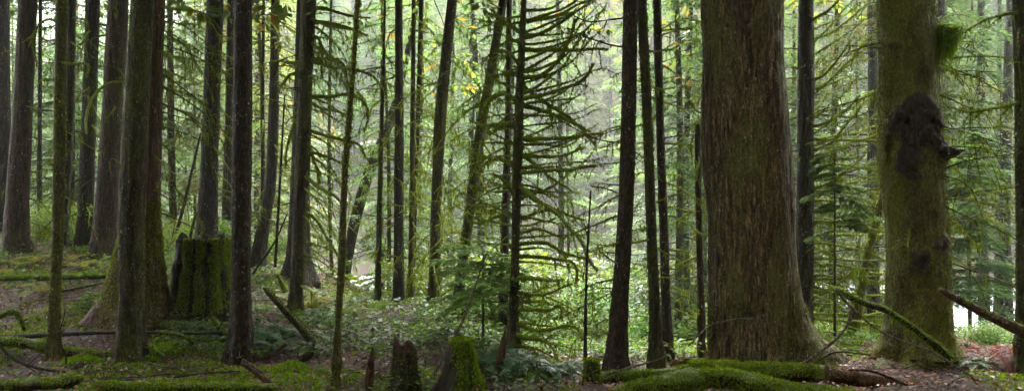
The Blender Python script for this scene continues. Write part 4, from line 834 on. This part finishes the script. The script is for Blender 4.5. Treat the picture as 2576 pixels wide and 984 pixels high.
for k in range(64):
    Y = R.uniform(10.5, 26); x = R.uniform(1180, 2250) if k < 44 else R.uniform(1900, 2576)
    if k >= 56: x = R.uniform(2380, 2560); Y = R.uniform(9.4, 11)
    if k < 56 and x > 2300: x -= 900
    X = (x - W2) / F * Y
    if k < 56 and Y < 11.5 and x > 1750: Y += 3; X = (x - W2) / F * Y
    z = gz(X, Y); o = bpy.data.objects.new("leafy_shrub", SHR[k % 3]); COL.objects.link(o); o.location = (X, Y, z - .05)
    s = R.uniform(.55, 1.15) * (.27 if k >= 56 else 1); o.scale = (s, s, s); o.rotation_euler = (0, 0, R.uniform(0, 6))
    o['label'] = "yellow green leafy shrub in the hollow behind the nearest trunks" if k < 56 else "low leafy shrub by the rust red ferns"; o['category'] = "shrub"
    o['group'] = "shrubs in the hollow" if k < 56 else "low shrubs beside the red ferns"
for k in range(26):
    o = bpy.data.objects.new('leafy_shrub', SHR[k % 2]); Y = R.uniform(17, 29); x = R.uniform(1180, 2250); X = (x - W2) / F * Y; COL.objects.link(o); o.location = (X, Y, gz(X, Y) - .05); s = R.uniform(1.1, 1.8); o.scale = (s * 1.2, s * 1.2, s); o.rotation_euler = (0, 0, R.uniform(0, 6))
    o['label'] = 'tall yellow green bush deep in the hollow before the river'; o['category'] = 'shrub'; o['group'] = 'tall bushes in the hollow'
for k in range(26):
    Y = R.uniform(15, 24); x = R.uniform(-20, 720); X = (x - W2) / F * Y
    o = bpy.data.objects.new("leafy_shrub", SHR[k % 3]); COL.objects.link(o); o.location = (X, Y, gz(X, Y) - .05); s = R.uniform(.4, .8); o.scale = (s,) * 3; o.rotation_euler = (0, 0, R.uniform(0, 6))
    o['label'] = "bright leafy shrub beyond the crest of the left mound"; o['category'] = "shrub"; o['group'] = "shrubs beyond the left mound"

for k, (x, Y, s) in enumerate([(1015, 16, .7), (1060, 17, .9), (1110, 16.5, .8)]):
    X = (x - W2) / F * Y; o = bpy.data.objects.new("leafy_shrub", SHR[k % 2]); COL.objects.link(o); o.location = (X, Y, gz(X, Y) - .05); o.scale = (s,) * 3; o.rotation_euler = (0, 0, k)
    o['label'] = "yellow green shrub just right of the stream, behind the leafy bank"; o['category'] = "shrub"; o['group'] = "shrubs right of the stream"

# ------------------------------------------------------------------ small hemlocks with fine sprays
def fine_crown(name, z0, z1, l0, l1, nb, leaf, mat, r, az=None, trunkr=.02, lean=0, **kw):
    mb = MB(); lib = [bough_tris(1.2, .35, .12, leaf, r, .055, hangd=.25) for _ in range(5)]
    for i in range(nb):
        f = (i + r.random()) / nb; z = z0 + (z1 - z0) * f; L = (l0 * (1 - f) + l1 * f) * r.uniform(.6, 1.2); q, ax = lib[r.randrange(5)]; s = L / 1.2
        a = r.uniform(*(az or (0, 2 * PI))); el = r.uniform(-.2, .25); c = np.array([0, 0, z])
        ctr = q.mean(1, keepdims=True); mb.quads(rot(ctr * s + (q - ctr), a, el) + c, 0); mb.tube(rot(ax * s, a, el) + c, np.linspace(.008, .002, 6), 4, 1, cap=False)
    return mb.mesh(name, [M[mat], M['twigdark']])
def small_conifer(name, label, x, y, Y, h, z0, l0, l1, nb, leaf, mat, seed, az=None, rt=.022, lean=0):
    b = px(x, y, Y); b[2] = gz(b[0], b[1]); root = thing(name, label, "tree", b); r = random.Random(seed)
    mb = MB(); P = crs([b - [0, 0, .2], b + [lean * .4, 0, h * .5], b + [lean, 0, h]], 24); mb.tube(P, np.linspace(rt, rt * .3, 24), 10, 0); mb.build("trunk", [M['mossydark']], root)
    part("crown", fine_crown("crown", z0, h, l0, l1, nb, leaf, mat, r, az), root, (lean * .7, 0, 0))
small_conifer("hemlock_sapling", "feathery hemlock sapling with drooping flat sprays in the middle of the picture", 1215, 830, 9.6, 1.36, .66, .82, .66, 22, .045, 'spray', 3)
small_conifer("hemlock_sapling", "feathery hemlock sapling overlapping the black trunk right of the giant", 2100, 860, 10.2, 2.6, 1.5, .62, .35, 18, .036, 'needle3', 4)
small_conifer("hemlock_sapling", "slender hemlock with pale sprays below the red-topped right edge", 2440, 850, 14, 4.6, 1.4, 1.4, .7, 60, .07, 'needle3', 6)

# ------------------------------------------------------------------ background forest
def bg_trunk(name, h, r0, mat, r, bend=.3):
    mb = MB(); P = crs([(0, 0, -.5), (R.uniform(-bend, bend) * .3, 0, h * .3), (R.uniform(-bend, bend), R.uniform(-bend, bend), h * .65), (0, 0, h)], 40)
    mb.tube(P, np.linspace(r0, r0 * .2, 40), 12, 0, lambda p, N, i: .12 * r0 * fbm(p * np.array([8, 8, 1.5]), 2, 3)); return mb.mesh(name, [M[mat]])
PROTO = [
    (bg_trunk("trunk", 19, .13, 'mossydark', R), crown_mesh("crown", 1.6, 19, 2.6, .5, 105, .115, 'needle', R, .35, .12, 14, .8)),
    (bg_trunk("trunk", 22, .17, 'grey', R), crown_mesh("crown", 3.0, 22, 2.9, .6, 105, .125, 'needle2', R, .5, .15, 10, .75, hangd=.6)),
    (bg_trunk("trunk", 15, .09, 'mossydark', R), crown_mesh("crown", .8, 15, 2.2, .4, 95, .10, 'needle3', R, .28, .1, 12, .8)),
    (bg_trunk("trunk", 20, .14, 'dark', R), crown_mesh("crown", 2.2, 20, 2.5, .5, 100, .115, 'needle', R, .6, .2, 26, .55, hangd=.7)),
    (bg_trunk("trunk", 13, .07, 'mossydark', R), crown_mesh("crown", .5, 13, 1.7, .4, 85, .09, 'needle3', R, .3, .1, 30, .5)),
]
FAR = [(bg_trunk("trunk", 24, .22, 'grey', R), crown_mesh("crown", .6, 24, 4.0, .8, 135, .24, 'needle3', R, .3, .1, 0, .9, tw=.2)),
       (bg_trunk("trunk", 22, .22, 'grey', R), crown_mesh("crown", .6, 22, 3.8, .8, 130, .24, 'needle2', R, .4, .1, 0, .9, tw=.2)),
       (bg_trunk("trunk", 18, .16, 'grey', R), crown_mesh("crown", .3, 18, 3.6, .8, 110, .24, 'needle2', R, .3, .2, 0, .9, tw=.2))]
def plant_tree(pr, X, Y, label, group, name, s=1.0):
    root = thing(name, label, "tree", (X, Y, gz(X, Y)), group); root.scale = (s, s, s * R.uniform(.9, 1.1)); root.rotation_euler = (0, 0, R.uniform(0, 6))
    part("trunk", pr[0], root); part("crown", pr[1], root)
placed = [(float(ROOTS[i][1][3][0]), float(ROOTS[i][3])) for i in ROOTS]
def spot(x0, x1, Y0, Y1, gap):
    for _ in range(60):
        Y = math.sqrt(R.uniform(Y0 ** 2, Y1 ** 2)); x = R.uniform(x0, x1); X = (x - W2) / F * Y
        if 840 < x < 945 and Y < 70: continue
        if 2375 < x < 2575 and Y < 60: continue
        if 990 < x < 1260 and Y < 20: continue
        if 1310 < x < 1540 and Y < 28: continue
        if abs(Y - river_y(X)) < 16.5: continue
        if all(math.hypot(X - a, Y - b) > gap for a, b in placed): placed.append((X, Y)); return X, Y
    return None
for k in range(54):
    s = spot(-120, 2700, 17, 33, 1.7)
    if s: plant_tree(PROTO[R.choice([0, 0, 1, 2, 3, 3, 4, 4])], *s, "conifer of the middle distance, behind the nearest trunks and before the river", "conifers before the river", "hemlock_tree", R.uniform(.8, 1.1))
for k in range(285):
    s = spot(-250, 2830, 62, 140, 2.6)
    if s: plant_tree(FAR[R.choice([0, 0, 1, 1, 2])], *s, "bright hazy tree on the far bank beyond the river", "trees on the far bank", "far_tree", R.uniform(.85, 1.25))
# slender bare trunks in the middle distance (measured)
for k, (x, Y, w, lab) in enumerate([(1733, 20, 18, "slim grey trunk seen just left of the thin broken-topped trunk"), (1703, 24, 11, "thin far trunk between the close trio and the broken-topped trunk"), (2480, 24, 26, "dark far trunk seen against the white river at right"),
        (2505, 26, 16, "grey far trunk beside the dark one at right"), (2536, 22, 30, "broad dark far trunk near the right edge"), (2442, 25, 9, "pole-thin far trunk standing before the white river"), (440, 22, 18, "grey far trunk seen beyond the red cedar"), (838, 20, 9, "thin far trunk left of the stream gap"),
        (1180, 30, 14, "grey far trunk left of the hemlock sapling's top"), (1405, 26, 16, "pale far trunk in the yellow hollow")]):
    X = (x - W2) / F * Y; z = gz(X, Y); root = thing("slender_conifer", lab, "tree", (X, Y, z)); mb = MB(); r0 = w / 2 / F * Y
    P = crs([(X, Y, z - .4), (X + R.uniform(-.15, .15), Y, z + 5), (X + R.uniform(-.3, .3), Y, z + 16)], 40); mb.tube(P, np.linspace(r0 * 1.15, r0 * .4, 40), 14, 0, lambda p, N, i: .1 * r0 * fbm(p * np.array([9, 9, 2.]), 2, k)); mb.build("trunk", [M['grey' if k % 2 else 'dark']], root)
    part("crown", PROTO[3][1], root, (0, 0, 4), (.5, .5, .62), R.uniform(0, 6))

# unseen trees, added behind and beside the viewpoint to shade the foreground
for X, Y in [(-9, -3), (-4.5, -5), (0.5, -4), (5, -5.5), (9.5, -3), (-7, -10), (-2, -10), (3.5, -11), (8.5, -10), (-12, 3), (13, 2.5), (-8, 1.5), (8.5, .5), (-13, -7), (13.5, -6), (0, -16), (-7, -17), (7, -17)]:
    root = thing("shade_conifer", "unseen tall conifer added behind or beside the viewpoint to shade the foreground", "tree", (X, Y, gz(X, Y)), "unseen conifers added to shade the foreground"); part("trunk", PROTO[0][0], root, (0, 0, 0), (2, 2, 1)); part("crown", CROWN[R.randrange(2)], root, (0, 0, R.uniform(4.5, 6)), (1.25, 1.25, 1.1), R.uniform(0, 6))

for k in range(70):  # low-foliaged trees out of view, added to cut front light from the sky
    a = R.uniform(0, 1)
    if k < 46: X = R.uniform(-30, 30); Y = R.uniform(-30, -7)
    else: X = R.choice([-1, 1]) * R.uniform(12, 26); Y = R.uniform(-8, min(12, abs(X) * 1.15 - 6))
    root = thing("leafy_screen_conifer", "unseen leafy conifer added behind or beside the viewpoint to block sky light", "tree", (X, Y, gz(X, Y)), "unseen leafy conifers added to block sky light"); pr = PROTO[k % 3]; s_ = R.uniform(.8, 1.1)
    part("trunk", pr[0], root); part("crown", pr[1], root, (0, 0, -.4), (1.5, 1.5, 1.0), R.uniform(0, 6))

# ------------------------------------------------------------------ ground cover
def scatter(n, y0=5.5, y1=17, xr=.74):
    Y = np.sqrt(rng.uniform(y0 ** 2, y1 ** 2, n)); X = rng.uniform(-xr, xr, n) * Y; return X, Y
def leaves(mb, c, l, up=.35, wid=.36, m=0, tilt=1.0):
    n = len(c); a = rng.uniform(0, 2 * PI, n); d = nrm(np.stack([np.cos(a), np.sin(a), rng.normal(0, up, n)], 1)); s = nrm(np.cross(d, [0, 0, 1.]) + rng.normal(0, .35 * tilt, (n, 3)) )
    l = np.broadcast_to(l, (n,))[:, None]; nn = np.cross(s, d) * l * .12
    mb.quads(np.stack([c, c + d * l * .5 + s * l * wid + nn, c + d * l, c + d * l * .5 - s * l * wid + nn], 1), m)
X, Y = scatter(90000); Z = ground(X, Y); mb = MB(); leaves(mb, np.stack([X, Y, Z + rng.uniform(0, .025, len(X))], 1), rng.uniform(.015, .06, len(X)), .35)
kind(mb.build("leaf_litter", [M['litter']]), 'stuff', "red brown litter of dead leaves and needles covering the ground", "leaf litter")
# moss carpet tufts where the moss noise is high
X, Y = scatter(150000); p = np.stack([X, Y, 0 * X], 1); k = fbm(p * .8, 3, 77) + (X < -1.5) * .05 > .22; X, Y = X[k], Y[k]; Z = ground(X, Y)
mb = MB(); P_ = np.stack([X, Y, Z], 1); N_ = np.tile([0, 0, 1.], (len(P_), 1)); fuzz(mb, P_, N_, 130000, .035, .010, -.1, 0, .6, .05)
for cx, cy_ in zip(rng.uniform(-9, 8, 30), rng.uniform(7.2, 14, 30)):
    m_ = 420; a_ = rng.normal(0, .16, (m_, 2)) * rng.uniform(.6, 1.6) + [cx, cy_]; q_ = np.c_[a_, ground(a_[:, 0], a_[:, 1]) + np.maximum(0, .06 - ((a_ - [cx, cy_]) ** 2).sum(1))]
    fuzz(mb, q_, np.tile([0, 0, 1.], (m_, 1)), 900, .03, .010, -.1, 0, .6, .03)
kind(mb.build("moss_carpet", [M['mossg']]), 'stuff', "bright green carpet of moss in patches on the ground", "moss")
# low leafy herbs
def herbs(name, label, n, mask, matk, h, leaf, per, cnt_col=0, y0=6.5, y1=16):
    X, Y = scatter(n, y0, y1); p = np.stack([X, Y, 0 * X], 1); sx = X / Y * F + W2; k = mask(sx, Y, fbm(p * .55, 3, 91)); X, Y = X[k], Y[k]; Z = ground(X, Y); c = []
    hh = h * rng.uniform(.3, 1.2, len(X)); mb = MB()
    for _ in range(per):
        f = rng.uniform(.35, 1, len(X)); c.append(np.stack([X + rng.normal(0, h * .35, len(X)), Y + rng.normal(0, h * .35, len(X)), Z + hh * f], 1))
    c = np.vstack(c); leaves(mb, c, leaf * rng.gamma(5, .22, len(c)), .3, .30, 0, .8)
    st = np.stack([X, Y, Z], 1); tp = st + np.stack([rng.normal(0, .03, len(X)), rng.normal(0, .03, len(X)), hh], 1)
    mb.tris(np.stack([st - [.003, 0, 0], st + [.003, 0, 0], tp], 1), 1)
    return kind(mb.build(name, [M[matk], M['twigdark']]), 'stuff', label, "ground cover")
herbs("salal_cover", "dark glossy low leaves covering the leafy bank and slope", 3600, lambda sx, Y, f: ((sx > 760) & (sx < 1290) & (Y > 8.2) & (f > -.22)) | ((Y > 7) & (f > .30)) | ((sx > 840) & (sx < 1240) & (Y > 10.8) & (Y < 14.5)), 'salal', .20, .055, 13)
herbs("herb_cover", "light green small-leaved herbs growing over the forest floor", 5200, lambda sx, Y, f: ((sx < 560) & (f > .06)) | ((sx > 640) & (sx < 1300) & (f < .08) & (f > -.12)) | ((sx > 1180) & (Y > 9.3)) , 'shrub2', .16, .055, 11)
herbs("yellow_herb_cover", "yellow green herbs in the hollow and on the bank", 5000, lambda sx, Y, f: ((sx > 1050) & (sx < 1780) & (Y > 9)) | ((sx > 740) & (sx < 900) & (Y > 10.5) & (f > -.1)) | ((sx < 700) & (Y > 11.5) & (f < -.1)), 'shrub', .22, .06, 9)
# far cover beyond the crest and along the far bank
n = 60000; Y = np.sqrt(rng.uniform(16 ** 2, 62 ** 2, n)); X = rng.uniform(-.75, .75, n) * Y; k = np.abs(Y - river_y(X)) > 15; X, Y = X[k], Y[k]; Z = ground(X, Y)
mb = MB(); leaves(mb, np.stack([X, Y, Z + rng.uniform(.02, .5, len(X)) * (vnoise(np.stack([X, Y, 0 * X], 1) * .4, 2) * .5 + .6)], 1), rng.uniform(.10, .24, len(X)), .3)
kind(mb.build("far_undergrowth", [M['under']]), 'stuff', "pale green undergrowth beyond the crest down to the river", "undergrowth")
n = 90000; Y = np.sqrt(rng.uniform(58 ** 2, 170 ** 2, n)); X = rng.uniform(-.8, .8, n) * Y; k = Y - river_y(X) > 14.5; X, Y = X[k], Y[k]; Z = ground(X, Y)
mb = MB(); leaves(mb, np.stack([X, Y, Z + rng.uniform(.0, 1.0, len(X))], 1), rng.uniform(.35, .9, len(X)), .5)
kind(mb.build("far_bank_undergrowth", [M['under']]), 'stuff', "green brush covering the far bank's slope beyond the river", "undergrowth")
# gravel and boulders along the river
for k in range(30):
    x = R.uniform(-30, 38); Yb = float(river_y(x)) + R.choice([-14.5, -13, 12, 13.5, 5]) + R.uniform(-1.5, 1.5); r = R.uniform(.3, 1.1)
    root = thing("river_boulder", "grey boulder at the edge of the white river", "boulder", (x, Yb, -3.1), "boulders along the river")
    mb = MB(); ph = np.linspace(-PI / 2 + .05, PI / 2 - .05, 12); mb.tube(np.stack([0 * ph + x, 0 * ph + Yb, -3.0 + np.sin(ph) * r * .6], 1), np.cos(ph) * r, 16, 0, lambda p, N, i: r * .3 * fbm(p * 1.3, 3, k)); mb.build("rock", [M['grey']], root)

# ------------------------------------------------------------------ haze
if HAZE:
    mb = MB(); x0, x1, y0, y1, z0, z1 = -300, 300, -270, 300, -8, 75
    v = [(x, y, z) for z in (z0, z1) for y in (y0, y1) for x in (x0, x1)]
    mb.add(v, [(0, 2, 3, 1), (4, 5, 7, 6), (0, 1, 5, 4), (2, 6, 7, 3), (0, 4, 6, 2), (1, 3, 7, 5)])
    m = bpy.data.materials.new("haze"); m.use_nodes = True; n = m.node_tree; n.nodes.clear(); o = n.nodes.new("ShaderNodeOutputMaterial"); pv = n.nodes.new("ShaderNodeVolumePrincipled")
    pv.inputs["Color"].default_value = (.93, .97, 1, 1); pv.inputs["Density"].default_value = HAZE; pv.inputs["Anisotropy"].default_value = .3; n.links.new(pv.outputs[0], o.inputs["Volume"])
    kind(mb.build("haze", [m]), 'stuff', "pale thin haze hanging through the whole forest", "haze")
